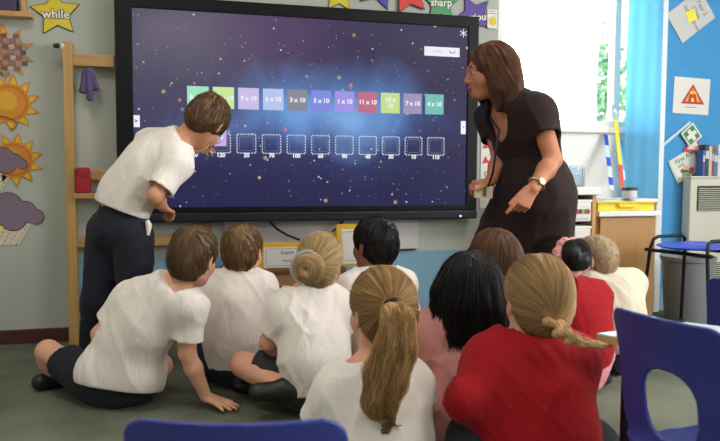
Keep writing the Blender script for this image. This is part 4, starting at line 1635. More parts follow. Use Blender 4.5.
def ruler(label, a, b_, w, parts, name='ruler'):
    """A flat strip leaning from a up to b."""
    a, b_ = np.array(a), np.array(b_)
    ax = b_ - a
    Ln = np.linalg.norm(ax)
    ax = ax / Ln
    fr_ = frame(V(0, -1, 0), ax)
    sd, nn = nrm(np.cross(ax, V(0, -1, 0))), None
    nn = nrm(np.cross(sd, ax))
    t = thing(name, label, 'ruler', tuple(a))
    for f0, f1, m in parts:
        b = MB()
        vs = [ax * Ln * f + sd * w * s_ + nn * .004 * q for f in (f0, f1) for s_ in (-.5, .5) for q in (0, 1)]
        b.add(vs, [(0, 1, 3, 2), (4, 6, 7, 5), (0, 4, 5, 1), (2, 3, 7, 6), (0, 2, 6, 4), (1, 5, 7, 3)], m)
        b.build('strip', t)
blue_r, red_r = mat('ruler_blue', (44, 84, 214), .4), mat('ruler_red', (222, 62, 36), .4)
lt = mat('ruler_pale', (206, 224, 244), .4)
def yz(u, v, y):
    return W(u, v, y)
ruler('white measuring strip with blue bands, left of the yellow and red one', yz(611.5, 190, -.20), yz(605.5, 135, -.02), .028, ((0, .08, lt), (.08, .22, blue_r), (.22, .42, lt), (.42, .58, blue_r), (.58, .80, lt), (.80, 1, blue_r)))
ruler('yellow measuring strip with a red lower end, leaning against the window frame', yz(622.5, 189, -.20), yz(615.5, 120, -.04), .026, ((0, .34, red_r), (.34, 1, M['yellow_bright'])))
ruler('blue measuring strip leaning behind the yellow and red one', yz(623.5, 180, -.12), yz(620.5, 140, -.03), .022, ((0, .25, lt), (.25, 1, mat('ruler_sky', (86, 160, 220), .4))))

# curtain between the window and the blue board
def curtain():
    nx_, nz_ = 60, 30
    vs, fs = [], []
    xa, xb, za, zb = W(626.5, 100, -.075)[0], 2.945, .70, 2.60
    for j in range(nz_ + 1):
        for i in range(nx_ + 1):
            s = i / nx_
            x = xa + (xb - xa) * s
            z = za + (zb - za) * j / nz_
            y = -.075 + .004 * math.sin(s * 17 + .4 * math.sin(z * 2)) + .005 * math.sin(s * 6 + z)
            vs.append((x, y, z))
    for j in range(nz_):
        for i in range(nx_):
            a = j * (nx_ + 1) + i
            fs.append((a, a + 1, a + nx_ + 2, a + nx_ + 1))
    me = raw_mesh('curtain', vs, fs, [M['curtain_blue']], smooth=True)
    t = thing('curtain', 'sky blue curtain hanging between the bright window and the white post', 'curtain', (2.83, -.075, .70))
    o2 = link('drape', me, t)
    o2.location = (-2.83, .075, -.70)
    sm = o2.modifiers.new('thickness', 'SOLIDIFY')
    sm.thickness = .003
    b = MB().tube([(-.14, .0, 1.91), (.12, .0, 1.91)], .011, M['paint_white'], seg=12)
    b.build('rail', t)
curtain()

# blue display board with its papers
t = thing('display_board', 'bright blue display board on the right wall section', 'board', (3.6, 0, .9))
MB().box((-.595, -.015, -.75), (.75, -.001, 1.6), M['board_blue']).build('backing', t)
def sheet(name, label, cat, u, v, w, hgt, rot, m, y=-.017, parts=()):
    c = W(u, v, y)
    t = thing(name, label, cat, tuple(c))
    Rm = np.array(Matrix.Rotation(-rot, 3, 'Y'))
    MB().box((-w / 2, -.0012, -hgt / 2), (w / 2, 0, hgt / 2), m, R=Rm, c=(0, 0, 0)).build('sheet', t)
    return t, Rm @ V(1, 0, 0), Rm @ V(0, 0, 1)
# class sheet: text runs down to the right
t, dx, dz = sheet('notice_sheet', 'tilted white class notice with a yellow sticky note, top right of the blue board', 'notice', 691, 16, .215, .30, math.radians(-54), M['paper_grey'], -.019)
for s_, x_, z_, sz_ in (('Year 2', .0, .095, .042), ('Class', .0, .045, .042), ('Info', -.045, -.005, .042), ('from', .07, -.005, .036)):
    MB().text(s_, sz_, M['ink_grey'], dx * x_ + dz * z_ + V(0, -.0022, 0), dx, dz, bold=.0006).build('lettering', t)
MB().box((-.036, -.004, -.036), (.036, -.0025, .036), M['yellow_bright'], R=np.array(Matrix.Rotation(math.radians(-20), 3, 'Y')), c=(0, 0, 0)).build('sticky_note', t)
t, dx, dz = sheet('drawing_sheet', 'white sheet with a red and yellow triangle drawing of a tent, on the blue board', 'drawing', 691.5, 96, .272, .232, math.radians(-2), M['paper'])
b = MB()
tri = lambda s_, y_, m_: b.slab([(-.088 * s_ + .008, -.045 * s_ - .005), (.090 * s_ + .008, -.048 * s_ - .005), (.0 + .008, .082 * s_ - .005)], y_, y_ + .0008, m_)
tri(1.0, -.0022, mat('tent_red', (186, 44, 40), .7))
tri(.72, -.0030, mat('tent_orange', (228, 132, 44), .7))
b.slab([(-.042, -.036), (.052, -.036), (.030, .030), (-.012, .030)], -.0038, -.003, mat('tent_yellow', (236, 190, 70), .7))
b.slab([(-.030, -.037), (.040, -.037), (.030, .012), (-.020, .012)], -.0046, -.0038, mat('tent_brown', (176, 70, 40), .7))
b.slab([(-.006, -.037), (.016, -.037), (.012, -.012), (-.002, -.012)], -.0054, -.0046, mat('tent_pale', (244, 214, 110), .7))
b.box((-.05, -.002, -.075), (.04, -.0012, -.071), M['ink_grey'])
b.build('drawing', t)
# first aid cards
t, dx, dz = sheet('book_cover', 'white first aid booklet with a cartoon person, pinned at an angle on the blue board', 'booklet', 685, 166, .205, .17, math.radians(29), M['paper'], -.022)
b = MB()
gm = mat('aid_green', (58, 140, 84), .6)
pl = lambda x, z: dx * x + dz * z
def quad(x0_, x1_, z0_, z1_, y_, m_):
    b.add([pl(x0_, z0_) + V(0, y_, 0), pl(x1_, z0_) + V(0, y_, 0), pl(x1_, z1_) + V(0, y_, 0), pl(x0_, z1_) + V(0, y_, 0)], [(0, 1, 2, 3)], m_)
quad(-.1025, .1025, -.085, -.076, -.0018, gm)
quad(-.1025, -.088, -.076, .085, -.0018, mat('aid_pale', (176, 206, 180), .6))
b.text('First Aid', .042, gm, pl(.015, .052) + V(0, -.002, 0), dx, dz, bold=.0008)
quad(-.05, .0, .008, .028, -.0018, mat('aid_mark', (150, 190, 150), .6))
for (x_, z_, r_, q) in ((-.005, -.015, .022, (224, 170, 140)), (-.02, -.052, .030, (120, 150, 110)), (.03, -.048, .022, (196, 90, 76)), (-.035, -.018, .014, (150, 100, 70))):
    b.add([pl(x_ + r_ * math.cos(a), z_ + r_ * math.sin(a)) + V(0, -.0022, 0) for a in np.linspace(0, 2 * PI, 16, endpoint=False)], [tuple(range(16))], mat('aid_picture', q, .6))
b.build('cover_print', t)
t = thing('warning_card', 'white card with a red triangle, half hidden behind the green and white cross card', 'card', tuple(W(693, 146, -.030)))
b = MB()
b.slab([(-.075, -.035), (.085, -.045), (.012, .07)], -.002, 0, mat('warn_red', (206, 60, 56), .6)).slab([(-.045, -.020), (.055, -.028), (.010, .045)], -.003, -.002, M['paper'])
b.build('card', t)
t, dx, dz = sheet('cross_card', 'square green card with a white cross, standing on its corner on the blue board', 'card', 691.5, 135, .115, .115, math.radians(40), M['paper'], -.034)
b = MB()
quad(-.047, .047, -.047, .047, -.0020, gm)
quad(-.014, .014, -.040, .040, -.0026, M['paper'])
quad(-.040, .040, -.014, .014, -.0027, M['paper'])
for sx_ in (-1, 1):
    for sz_ in (-1, 1):
        quad(min(sx_ * .016, sx_ * .030), max(sx_ * .016, sx_ * .030), min(sz_ * .016, sz_ * .030), max(sz_ * .016, sz_ * .030), -.0026, mat('aid_dark', (44, 104, 66), .6))
b.build('print', t)
c0, c1 = W(662, 146, -.024), W(690, 122, -.024)
ruler('pale transparent measuring strip pinned slanting on the blue board behind the cross card', c0, c1, .018, ((0, 1, mat('strip_pale', (186, 206, 220), .4)),))

# heater and the books on it
hf_ = -.115
hx, _, hz = W(691, 178, hf_)
t = thing('heater', 'cream storage heater with dark grilles against the blue board', 'heater', (hx + .35, -.07, 0))
MB().box((-.35, hf_ + .07, 0), (.40, .03, hz), M['heater'], .008).build('casing', t)
MB().box((-.355, hf_ + .063, hz), (.41, .03, hz + .012), M['heater'], .004).build('lid', t)
for z0, z1 in ((hz - .21, hz - .05), (.18, .32)):
    b = MB().box((-.30, hf_ + .066, z0), (.36, hf_ + .07, z1), M['grille'])
    n = int((z1 - z0) / .0125)
    for k in range(n):
        b.box((-.295, hf_ + .058, z0 + .004 + k * .0125), (.355, hf_ + .066, z0 + .0085 + k * .0125), M['heater'])
    b.build('grille', t)
bc = [((58, 92, 158), 'blue'), ((42, 48, 70), 'dark navy'), ((196, 186, 160), 'cream'), ((150, 58, 58), 'dull red'), ((64, 116, 160), 'mid blue'), ((216, 210, 200), 'white'), ((44, 46, 60), 'black'), ((90, 130, 170), 'pale blue'), ((178, 150, 60), 'mustard')]
x = W(703, 160, -.11)[0]
for k, (q, nm) in enumerate(bc):
    w_ = .016 + .006 * ((k * 5) % 3)
    h_ = .165 + .012 * ((k * 7) % 4)
    pos = ('at the left end of the row', 'second in the row', 'third in the row', 'fourth in the row', 'in the middle of the row', 'sixth in the row', 'seventh in the row', 'eighth in the row', 'at the right end of the row')[k]
    t = thing('book', '%s thin book standing on the heater, %s' % (nm, pos), 'book', (x + w_ / 2, -.11, hz + .0125), group='books on the heater')
    MB().box((-w_ / 2, 0, 0), (w_ / 2, .06, h_), mat('book', q, .5), .0015).build('cover', t)
    MB().box((-w_ / 2 + .002, -.0015, h_ * .55), (w_ / 2 - .002, 0, h_ * .80), M['paper_grey']).build('spine_label', t)
    x += w_ + .001

# bin
c = P(688, 259, 4.2)
t = thing('waste_bin', 'round grey plastic waste bin beside the cupboard, behind the blue stool', 'bin', (c[0], c[1], 0))
b = MB().lathe([(.118, 0), (.122, .004), (.148, .375), (.156, .378), (.158, .400), (.150, .402), (.144, .376), (.116, .012)], (0, 0, 0), M['grey_plastic'], 40)
b.build('body', t, smooth=True)

# ------------------------------------------------------------------ stool and chairs
def stool():
    c = P(697, 245, 3.7)
    zt = c[2]
    t = thing('stool', 'blue plastic stool with black tube legs in front of the grey bin', 'stool', (c[0], c[1], 0), math.radians(-77))
    prims = [ell(V(0, 0, zt), V(.205, .175, .020), k=.01)]
    F = Field([cap(V(0, -.045, zt - .004), V(0, .045, zt - .004), .172, .172, n=V(0, 0, 1), q=.10, k=.01)], .005)
    F.sub(ell(V(0, 0, zt + .055), V(.13, .16, .050)), .01)
    v, f = F.mesh(True)
    o = link('seat', np_mesh('seat', v, f, [M['blue_seat']]), t)
    for s in (-1, 1):
        x = s * .160
        b = MB()
        pts = [V(x + s * .055, -.165, .012), V(x + s * .012, -.150, zt - .03), V(x + s * .004, -.135, zt + .022), V(x, -.105, zt + .036), V(x, .08, zt + .036), V(x + s * .004, .115, zt + .022), V(x + s * .012, .130, zt - .03), V(x + s * .05, .165, .012)]
        b.tube(pts, .0095, M['black_metal'], seg=10)
        b.build('leg_frame', t, smooth=True)
        b = MB().tube([V(x + s * .047, -.160, .06), V(x + s * .045, .160, .06)], .009, M['black_metal'], seg=8)
        b.build('crossbar', t, smooth=True)
        for y in (-.16, .16):
            b = MB().tube([V(x + s * .0545, y * 1.03, 0), V(x + s * .052, y * 1.02, .022)], .015, M['black'], seg=10)
            b.build('foot_cap', t, smooth=True)
    b = MB().tube([V(-.20, -.152, zt - .035), V(.20, -.152, zt - .035)], .010, M['black_metal'], seg=8)
    b.tube([V(-.20, .132, zt - .035), V(.20, .132, zt - .035)], .010, M['black_metal'], seg=8)
    b.build('stretcher', t, smooth=True)
stool()

def chair_shell(zs, zt, w, hole=True):
    hz, ht = (zt - zs) / 2, zt
    lo, hi = V(-w / 2 - .04, -.27, zs - .06), V(w / 2 + .04, .23, zt + .03)
    F = Field([], .0042, lo=lo, hi=hi)
    def fn(X, Y, Z):
        ys = -.165 - .16 * (Z - zs) + 1.15 * X * X - .35 * np.clip(Z - zs - .18, 0, 1) ** 2 * 3
        d = (np.abs(Y - ys) - .0055)
        zc = zs + .02 + (zt - zs - .02) / 2
        hw = w / 2 - .05 * np.clip((zs + .06 - Z) / .1, 0, 1) - .012 * (Z - zs)
        qx, qz = np.abs(X) - (hw - .04), np.abs(Z - zc) - ((zt - zs - .02) / 2 - .04)
        rr = np.sqrt(np.maximum(qx, 0) ** 2 + np.maximum(qz, 0) ** 2) + np.minimum(np.maximum(qx, qz), 0) - .04
        back = np.maximum(d, rr)
        if hole:
            hzc = zs + .115
            qx, qz = np.abs(X) - .010, np.abs(Z - hzc) - .020
            hh = np.sqrt(np.maximum(qx, 0) ** 2 + np.maximum(qz, 0) ** 2) + np.minimum(np.maximum(qx, qz), 0) - .054
            back = np.maximum(back, -hh)
        zz = zs - .012 + .5 * X * X + .25 * (Y - .02) ** 2 - .9 * np.clip(Y - .12, 0, 1) ** 2 * 3
        d2 = np.abs(Z - zz) - .0055
        qx, qy = np.abs(X) - (w / 2 - .065), np.abs(Y - .005) - .125
        r2 = np.sqrt(np.maximum(qx, 0) ** 2 + np.maximum(qy, 0) ** 2) + np.minimum(np.maximum(qx, qy), 0) - .055
        seat = np.maximum(d2, r2)
        k = .05
        h = np.maximum(k - np.abs(back - seat), 0) / k
        return np.minimum(back, seat) - h * h * k * .25 * (np.abs(X) < w)
    F.custom(fn, 'min')
    return F.mesh(True)
def chair(label, c, zt, yaw, sc=1.0, hole=True, width=.35):
    zs = zt - .30 * sc
    off = np.array(Matrix.Rotation(yaw, 3, 'Z')) @ V(0, .20 * sc, 0)
    t = thing('classroom_chair', label, 'chair', (c[0] + off[0], c[1] + off[1], 0), yaw, 'blue plastic classroom chairs')
    v, f = chair_shell(zs, zt, width, hole)
    link('shell', np_mesh('shell', v, f, [M['blue_plastic']]), t)
    for s in (-1, 1):
        x = s * .14 * sc
        b = MB().tube([V(x * 1.15, -.20, .01), V(x, -.12, zs - .028), V(x, .10, zs - .028), V(x * 1.15, .18, .01)], .011, M['black_metal'], seg=10)
        b.build('leg_frame', t, smooth=True)
        for y in (-.20, .18):
            MB().tube([V(x * 1.15, y, 0), V(x * 1.15, y, .022)], .015, M['black'], seg=10).build('foot_cap', t, smooth=True)
    MB().tube([V(-.14 * sc, -.10, zs - .030), V(.14 * sc, -.10, zs - .030)], .010, M['black_metal'], seg=8).build('stretcher', t, smooth=True)
chair('dark blue plastic chair with an oval hole in its back, large at the right front', P(664, 385, 1.38), .606, math.radians(-80), width=.29)
chair('blue plastic chair of which only the top of the back shows at the bottom left', P(235, 415, 1.05), .520, math.radians(-14.5), .88, width=.345)
chair('blue plastic chair half seen at the right edge, beyond the large chair', P(768, 300, 1.95), .585, math.radians(-60))

# table behind the large chair
def table():
    c = P(596, 333, 1.65)
    zt = c[2]
    r_, f_ = V(math.cos(CAM_YAW), -math.sin(CAM_YAW), 0), V(math.sin(CAM_YAW), math.cos(CAM_YAW), 0)
    t = thing('table', 'classroom table with a pale top and wooden edge, its left corner beside the red jumper', 'table', (c[0], c[1], 0))
    poly = [V(0, 0, 0), .62 * r_ - .62 * f_, 1.0 * r_ - .42 * f_, .27 * r_ + .13 * f_]
    ctr = sum(poly) / 4
    def plate(z0, z1, inset, m, name):
        q = [p + inset * nrm(ctr - p) for p in poly]
        b = MB().add([p + V(0, 0, z0) for p in q] + [p + V(0, 0, z1) for p in q], [(3, 2, 1, 0), (4, 5, 6, 7)] + [(k, (k + 1) % 4, 4 + (k + 1) % 4, 4 + k) for k in range(4)], m)
        b.build(name, t)
    plate(zt - .020, zt - .003, 0, M['table_edge'], 'edge')
    plate(zt - .003, zt, .003, M['table_top'], 'tabletop')
    for p in poly:
        q = p + .075 * nrm(ctr - p)
        MB().tube([V(q[0], q[1], 0), V(q[0], q[1], zt - .02)], .0165, M['black_metal'], seg=12).build('leg', t, smooth=True)
table()

# ------------------------------------------------------------------ outside the window
def outside():
    t = MB().box((-1.5, .3, -.3), (9, 14, -.2), mat('lawn', (120, 140, 92), .95, var=.2, vscale=3))
    structure(t.build('ground_outside'))
    for k, (x, y, r, zc, lab) in enumerate(((5.7, 5.4, 1.0, 2.0, 'pale green leafy tree outside the window, to the right'), (5.6, 9.5, 1.5, 2.5, 'pale green leafy tree far outside the window, to the left'))):
        tr = thing('tree', lab, 'tree', (x, y, -.2))
        b = MB().tube([(0, 0, 0), (.02, 0, zc * .6), (.0, .02, zc + .2)], [.09, .06, .03], M['bark'], seg=10)
        b.build('trunk', tr, smooth=True)
        rng = np.random.default_rng(k + 3)
        n = 2600
        d = rng.normal(size=(n, 3))
        d /= np.linalg.norm(d, axis=1, keepdims=True)
        p = d * (rng.random((n, 1)) ** .45) * r * V(1, 1, 1.15) * (1 + .3 * np.sin(d[:, :1] * 5 + d[:, 2:] * 4)) + V(0, 0, zc + .2)
        u = rng.normal(size=(n, 3)); u /= np.linalg.norm(u, axis=1, keepdims=True)
        w = np.cross(u, rng.normal(size=(n, 3))); w /= np.linalg.norm(w, axis=1, keepdims=True)
        s = rng.uniform(.05, .09, (n, 1))
        v = np.stack([p - u * s, p + w * s * .5, p + u * s, p - w * s * .5], 1).reshape(-1, 3)
        link('foliage', np_mesh('foliage', v, np.arange(4 * n).reshape(n, 4), [M['leaf']], smooth=False), tr)
    b = thing('outbuilding', 'pale low building with a mauve roof edge outside beyond the window', 'building', (7.5, 13.0, -.2))
    MB().box((-5, 0, 0), (5, .3, 4.25), mat('outside_wall', (236, 232, 228), .9)).build('wall', b)
    MB().box((1.6, -.3, 4.25), (3.7, .4, 4.42), mat('roof_edge', (112, 98, 114), .8)).build('roof_edge', b)
outside()
# ------------------------------------------------------------------ the class
def flr(u, v):
    r = ray(u, v)
    return CAMP + (-CAM_H / r[2]) * r
POLO = dict(mat=M['polo'], name='polo_shirt', sleeve=.70, hem=-.25)
SHORTS = dict(mat=M['navy'], name='shorts', cut=.78)
TROUS = dict(mat=M['navy'], name='trousers')

def fringe(L, R):
    return lambda p: (p - L(0, -.05, .10))

# --- boy in front, leaning back on his right hand
def boy_leaning():
    J = sit(-.19, -1.16, over=dict(
        pel=P(117, 378, 2.67), mid=P(129, 346, 2.66), che=P(147, 318, 2.63), nek=P(173, 287, 2.60), hed=P(194, 258, 2.60),
        shL=P(130, 299, 2.68), shR=P(192, 307, 2.55), elL=P(100, 334, 2.66), wrL=P(100, 362, 2.88),
        elR=P(187, 353, 2.58), wrR=P(206, 397, 2.63), hiL=P(100, 384, 2.67), hiR=P(136, 384, 2.67),
        knL=P(48, 352, 2.84), anL=P(55, 378, 2.88), toL=P(40, 382, 2.83), knR=P(160, 366, 2.80), anR=P(116, 381, 2.77), toR=P(94, 386, 2.75)))
    R = frame((.52, .85, -.12), (.16, 0, 1))
    fd = flr(245, 409) - flr(208, 402)
    hands = dict(R=dict(fdir=fd + V(0, 0, -.03), pnorm=V(0, 0, -1), thumb=V(-.25, .95, 0), s=.80, curl=(.05, .05, .05, .08), spread=.16))
    def hair(c, R, s, root, org):
        short_hair(c, R, s, M['hair_brown_dark'], root, org, n=1500, thick=1.15)
    person('boy in a white polo shirt leaning back on his right hand', J, R, .97, M['skin_fair'],
           dict(POLO, seed=2.2, hem_at=P(118, 386, 2.66), hemn=nrm(V(-.16, -.1, -.98)), extra=[cap(P(101, 372, 2.67), P(139, 376, 2.66), .098, k=.05)]), dict(SHORTS, cut=.68), M['shoe'], hands=hands, hair=hair, collar=M['collar'])
boy_leaning()

# --- second boy
def boy_upright():
    p = flr(236, 386)
    J = sit(p[0], p[1], -.16, 1.0)
    J['hed'] = P(243, 252, 2.93)
    R = frame((.42, .9, -.05))
    def hair(c, R, s, root, org):
        short_hair(c, R, s, M['hair_brown'], root, org, n=1500, thick=1.1)
    person('boy with short brown hair and white polo shirt sitting upright behind the leaning boy', J, R, .96, M['skin_fair'],
           dict(POLO, seed=7.1), dict(SHORTS), M['shoe'], hair=hair, collar=M['collar'])
boy_upright()

# --- girl with a bun and a silver hair band
def girl_bun():
    p = flr(313, 411)
    J = sit(p[0], p[1], .22, .95, over=dict(
        knL=P(243, 364, 2.68), anL=P(285, 388, 2.52), toL=P(258, 392, 2.50), hiL=P(300, 384, 2.60),
        elL=P(268, 342, 2.60), wrL=P(286, 360, 2.74), anR=P(262, 384, 2.78), toR=P(240, 385, 2.75), knR=P(338, 370, 2.76)))
    J['hed'] = P(321, 264, 2.62)
    R = frame((.50, .86, .05), (0.05, 0, 1))
    def hair(c, R, s, root, org):
        prims, subs, L = cap_hair(c, R, s, 1.8, nape=-.150)
        bun = P(309, 268, 2.455)
        ax = nrm(bun - L(0, -.02, .02))
        hair_mesh('hair', prims, subs, toward(bun), M['hair_blonde'], root, org, n=1300, length=(.05, .11), off=(.001, .005), steps=9,
                  pick=lambda q: np.linalg.norm(q - bun, axis=1) > .05)
        Rb = frame(ax)
        h2 = hair_mesh('bun', [ell(bun, V(.056, .044, .056), Rb, .01)], [ell(bun + ax * .048, V(.012, .016, .012), Rb)],
                  lambda q: np.cross(np.broadcast_to(ax, q.shape), q - bun) + .25 * (bun + ax * .05 - q), M['hair_blonde'], root, org, n=500, length=(.06, .12), off=(.0005, .004), steps=10, h=.0035)
        b = MB()
        pts = []
        for k in range(19):
            a = math.radians(-75 + 180 * k / 18)
            pts.append(bun + ax * .006 + .0600 * (Rb @ V(math.cos(a), 0, math.sin(a))) - org)
        b.tube(pts, .0085, M['silver'], seg=8)
        b.build('hair_band', root, smooth=True)
    bo = dict(mat=M['charcoal'], name='skirt', cut=.74, extra=[cap(P(302, 388, 2.57), P(286, 392, 2.54), .058, .045, k=.04)])
    person('girl with a blonde bun circled by a shiny silver band, in a white polo shirt', J, R, .93, M['skin_fair'],
           dict(POLO, seed=4.4), bo, M['shoe'], hair=hair, collar=M['collar'])
girl_bun()

# --- black-haired boy in front of the folders
def boy_black():
    p = flr(379, 386)
    J = sit(p[0], p[1], .05, 1.02)
    R = frame((-.42, .9, 0))
    def hair(c, R, s, root, org):
        short_hair(c, R, s, M['hair_black'], root, org, n=1400, thick=1.2)
    person('boy with short black hair in a white shirt sitting in front of the yellow folders', J, R, .99, M['skin_dark'],
           dict(POLO, seed=9.0), dict(TROUS), M['shoe'], hair=hair, collar=M['collar'])
boy_black()

# --- girl with the long ponytail
def girl_pony():
    p = flr(378, 528)
    J = sit(p[0], p[1], .12, .85, hug=True)
    J['hed'] = P(381, 312, 1.76)
    R = frame((-.22, .95, -.04))
    def hair(c, R, s, root, org):
        prims, subs, L = cap_hair(c, R, s, 1.25, nape=-.150)
        tie = P(393, 304, 1.635)
        hair_mesh('hair', prims, subs, toward(tie), M['hair_pony'], root, org, n=1900, length=(.06, .14), off=(.001, .005), steps=11, r=.0010,
                  pick=lambda q: np.linalg.norm(q - tie, axis=1) > .03)
        path = [tie, P(397, 320, 1.605), P(396, 346, 1.60), P(386, 374, 1.60), P(381, 398, 1.60), P(387, 418, 1.605)]
        rr = [.016, .032, .038, .037, .030, .006]
        pr = [cap(path[i], path[i + 1], rr[i], rr[i + 1], n=V(.2, 1, 0), q=.62, k=.012) for i in range(5)]
        hair_mesh('ponytail', pr, [], path_flow(path), M['hair_pony'], root, org, n=900, length=(.10, .24), off=(.001, .011), steps=16, r=.0012,
                  wave=.45, h=.004, bumps=lambda q: .006 * vnoise(q * V(60, 60, 18)))
        b = MB()
        ax = nrm(path[1] - tie)
        Rt = frame(ax, (1, 0, .2))
        b.tube([tie - org + .017 * (Rt @ V(math.cos(a), 0, math.sin(a))) for a in np.linspace(0, 2 * PI, 16, endpoint=False)], .0055, M['hair_tie'], seg=8, closed=True)
        b.build('hair_tie', root, smooth=True)
    person('girl with a long wavy light brown ponytail in a white polo shirt, nearest the camera', J, R, .93, M['skin_fair'],
           dict(POLO, seed=5.5, hem=-.2), dict(mat=M['charcoal'], name='skirt', cut=.8), M['shoe'], hair=hair, collar=M['collar'])
girl_pony()

# --- girl with long black hair in pink
def girl_pink():
    p = flr(462, 476)
    J = sit(p[0], p[1], .05, 1.0, hug=True)
    J['hed'] = P(468, 292, 2.06)
    R = frame((.12, .98, 0))
    def hair(c, R, s, root, org):
        prims, subs, L = cap_hair(c, R, s, 1.7, ears=False, nape=-.24)
        prims += [ell(L(0, -.045, -.02), s * V(.096, .075, .10), R, .04),
                  cap(L(-.035, -.075, -.05), L(-.075, -.085, -.185), .052, .044, n=R[:, 1], q=.75, k=.03),
                  cap(L(.035, -.075, -.05), L(.065, -.09, -.19), .052, .042, n=R[:, 1], q=.75, k=.03),
                  cap(L(0, -.085, -.05), L(.0, -.098, -.19), .055, .040, n=R[:, 1], q=.7, k=.03),
                  cap(L(.085, -.02, .0), L(.105, -.035, -.13), .03, .022, k=.04), cap(L(-.085, -.02, .0), L(-.105, -.04, -.12), .03, .022, k=.04)]
        hair_mesh('hair', prims, subs, lambda q: V(0, 0, -1)[None] + 3 * (q - L(0, -.03, .0)) * V(1, 1, 0), M['hair_black'], root, org, n=2000, length=(.10, .26),
                  off=(.001, .010), steps=13, r=.0012, bumps=lambda q: .005 * vnoise(q * V(55, 55, 9)))
    person('girl with long loose black hair in a salmon pink top', J, R, .95, M['skin_tan'],
           dict(mat=M['pink'], name='top', sleeve=2, hem=-.2, seed=1.7), dict(mat=M['charcoal'], name='trousers'), M['shoe'], hair=hair)
girl_pink()

# --- girl with the plait in the red jumper
def girl_red():
    p = flr(533, 528)
    J = sit(p[0], p[1], -.12, 1.0, hug=True)
    J['hed'] = P(537, 301, 1.76)
    J['elL'] = P(465, 400, 1.66)
    J['wrL'] = P(492, 432, 1.74)
    J['knL'] = P(476, 440, 1.74)
    J['anL'] = P(515, 470, 1.86)
    J['toL'] = P(540, 478, 1.86)
    J['wrR'] = P(560, 428, 1.70)
    J['knR'] = P(588, 447, 1.78)
    J['anR'] = P(560, 482, 1.82)
    J['toR'] = P(545, 487, 1.84)
    R = frame((.12, .97, -.06))
    def hair(c, R, s, root, org):
        prims, subs, L = cap_hair(c, R, s, 1.3, nape=-.165)
        tie = P(553, 322, 1.645)
        hair_mesh('hair', prims, subs, lambda q: nrm_rows(tie[None] - q) + .35 * np.sign(q[:, :1] - tie[0]) * V(-.2, 0, -.8), M['hair_braid'], root, org, n=1900, length=(.06, .14), off=(.001, .005), steps=11, r=.0010,
                  pick=lambda q: np.linalg.norm(q - tie, axis=1) > .025)
        path = np.array([tie, P(561, 331, 1.615), P(571, 338, 1.60), P(582, 342, 1.595), P(590, 344, 1.60)])
        pr = []
        for k in range(9):
            t = k / 8 * (len(path) - 1)
            i = min(int(t), len(path) - 2)
            c0 = path[i] + (t - i) * (path[i + 1] - path[i])
            tg = nrm(path[i + 1] - path[i])
            sd = nrm(np.cross(tg, V(0, 1, 0)))
            w = .017 - .0012 * k
            e = 1 if k % 2 else -1
            pr.append(cap(c0 + sd * e * w * .75 - tg * .004, c0 - sd * e * w * .15 + tg * .016, w * .72, w * .5, k=.003))
        hair_mesh('plait', pr, [], path_flow(path), M['hair_braid'], root, org, n=300, length=(.015, .03), off=(.0002, .0018), steps=6, r=.0009, h=.003)
        tuft = np.array([P(588, 343.5, 1.60), P(598, 345, 1.605), P(609, 346, 1.61)])
        hair_mesh('hair_tuft', [cap(tuft[0], tuft[1], .009, .007, k=.005), cap(tuft[1], tuft[2], .007, .002, k=.005)], [], path_flow(tuft), M['hair_braid'], root, org, n=80, length=(.02, .04), off=(0, .002), steps=6, r=.0009, h=.003)
    person('girl with a fair plait in a red jumper, nearest the table', J, R, .95, M['skin_fair'],
           dict(mat=M['jumper_red'], name='jumper', sleeve=2, hem=-.2, off=.013, seed=6.1, neck=.008), dict(mat=M['charcoal'], name='trousers', loose=.018), M['shoe'],
           hair=hair, collar=M['polo_cream'], tor=dict(chest=1.04, waist=1.1, hip=1.05), arms=1.05)
def nrm_rows(a):
    return a / (np.linalg.norm(a, axis=1, keepdims=True) + 1e-9)
girl_red()

# --- girl with brown hair behind the black-haired girl
def girl_brown():
    p = flr(494, 412)
    J = sit(p[0], p[1], .10, 1.02, hug=True)
    J['hed'] = P(493, 261, 2.62)
    R = frame((-.1, .98, .05))
    def hair(c, R, s, root, org):
        prims, subs, L = cap_hair(c, R, s, 1.6, ears=False, nape=-.22)
        prims += [ell(L(0, -.04, -.02), s * V(.096, .078, .10), R, .04),
                  cap(L(-.06, -.05, -.05), L(-.072, -.055, -.11), .045, .03, k=.03), cap(L(.06, -.05, -.05), L(.072, -.055, -.11), .045, .03, k=.03),
                  cap(L(0, -.07, -.05), L(0, -.08, -.12), .05, .035, k=.03)]
        hair_mesh('hair', prims, subs, lambda q: V(0, 0, -1)[None] + 3 * (q - L(0, -.03, .0)) * V(1, 1, 0), M['hair_mid'], root, org, n=1600, length=(.08, .17), off=(.0005, .005), steps=11, r=.0012,
                  bumps=lambda q: .004 * vnoise(q * V(55, 55, 9)))
    person('girl with straight chin-length brown hair in a red jumper, directly below the teacher', J, R, .98, M['skin_fair'],
           dict(mat=M['jumper_red'], name='jumper', sleeve=2, hem=-.2, off=.012, seed=8.8), dict(mat=M['charcoal'], name='trousers'), M['shoe'], hair=hair, collar=M['polo_cream'])
girl_brown()

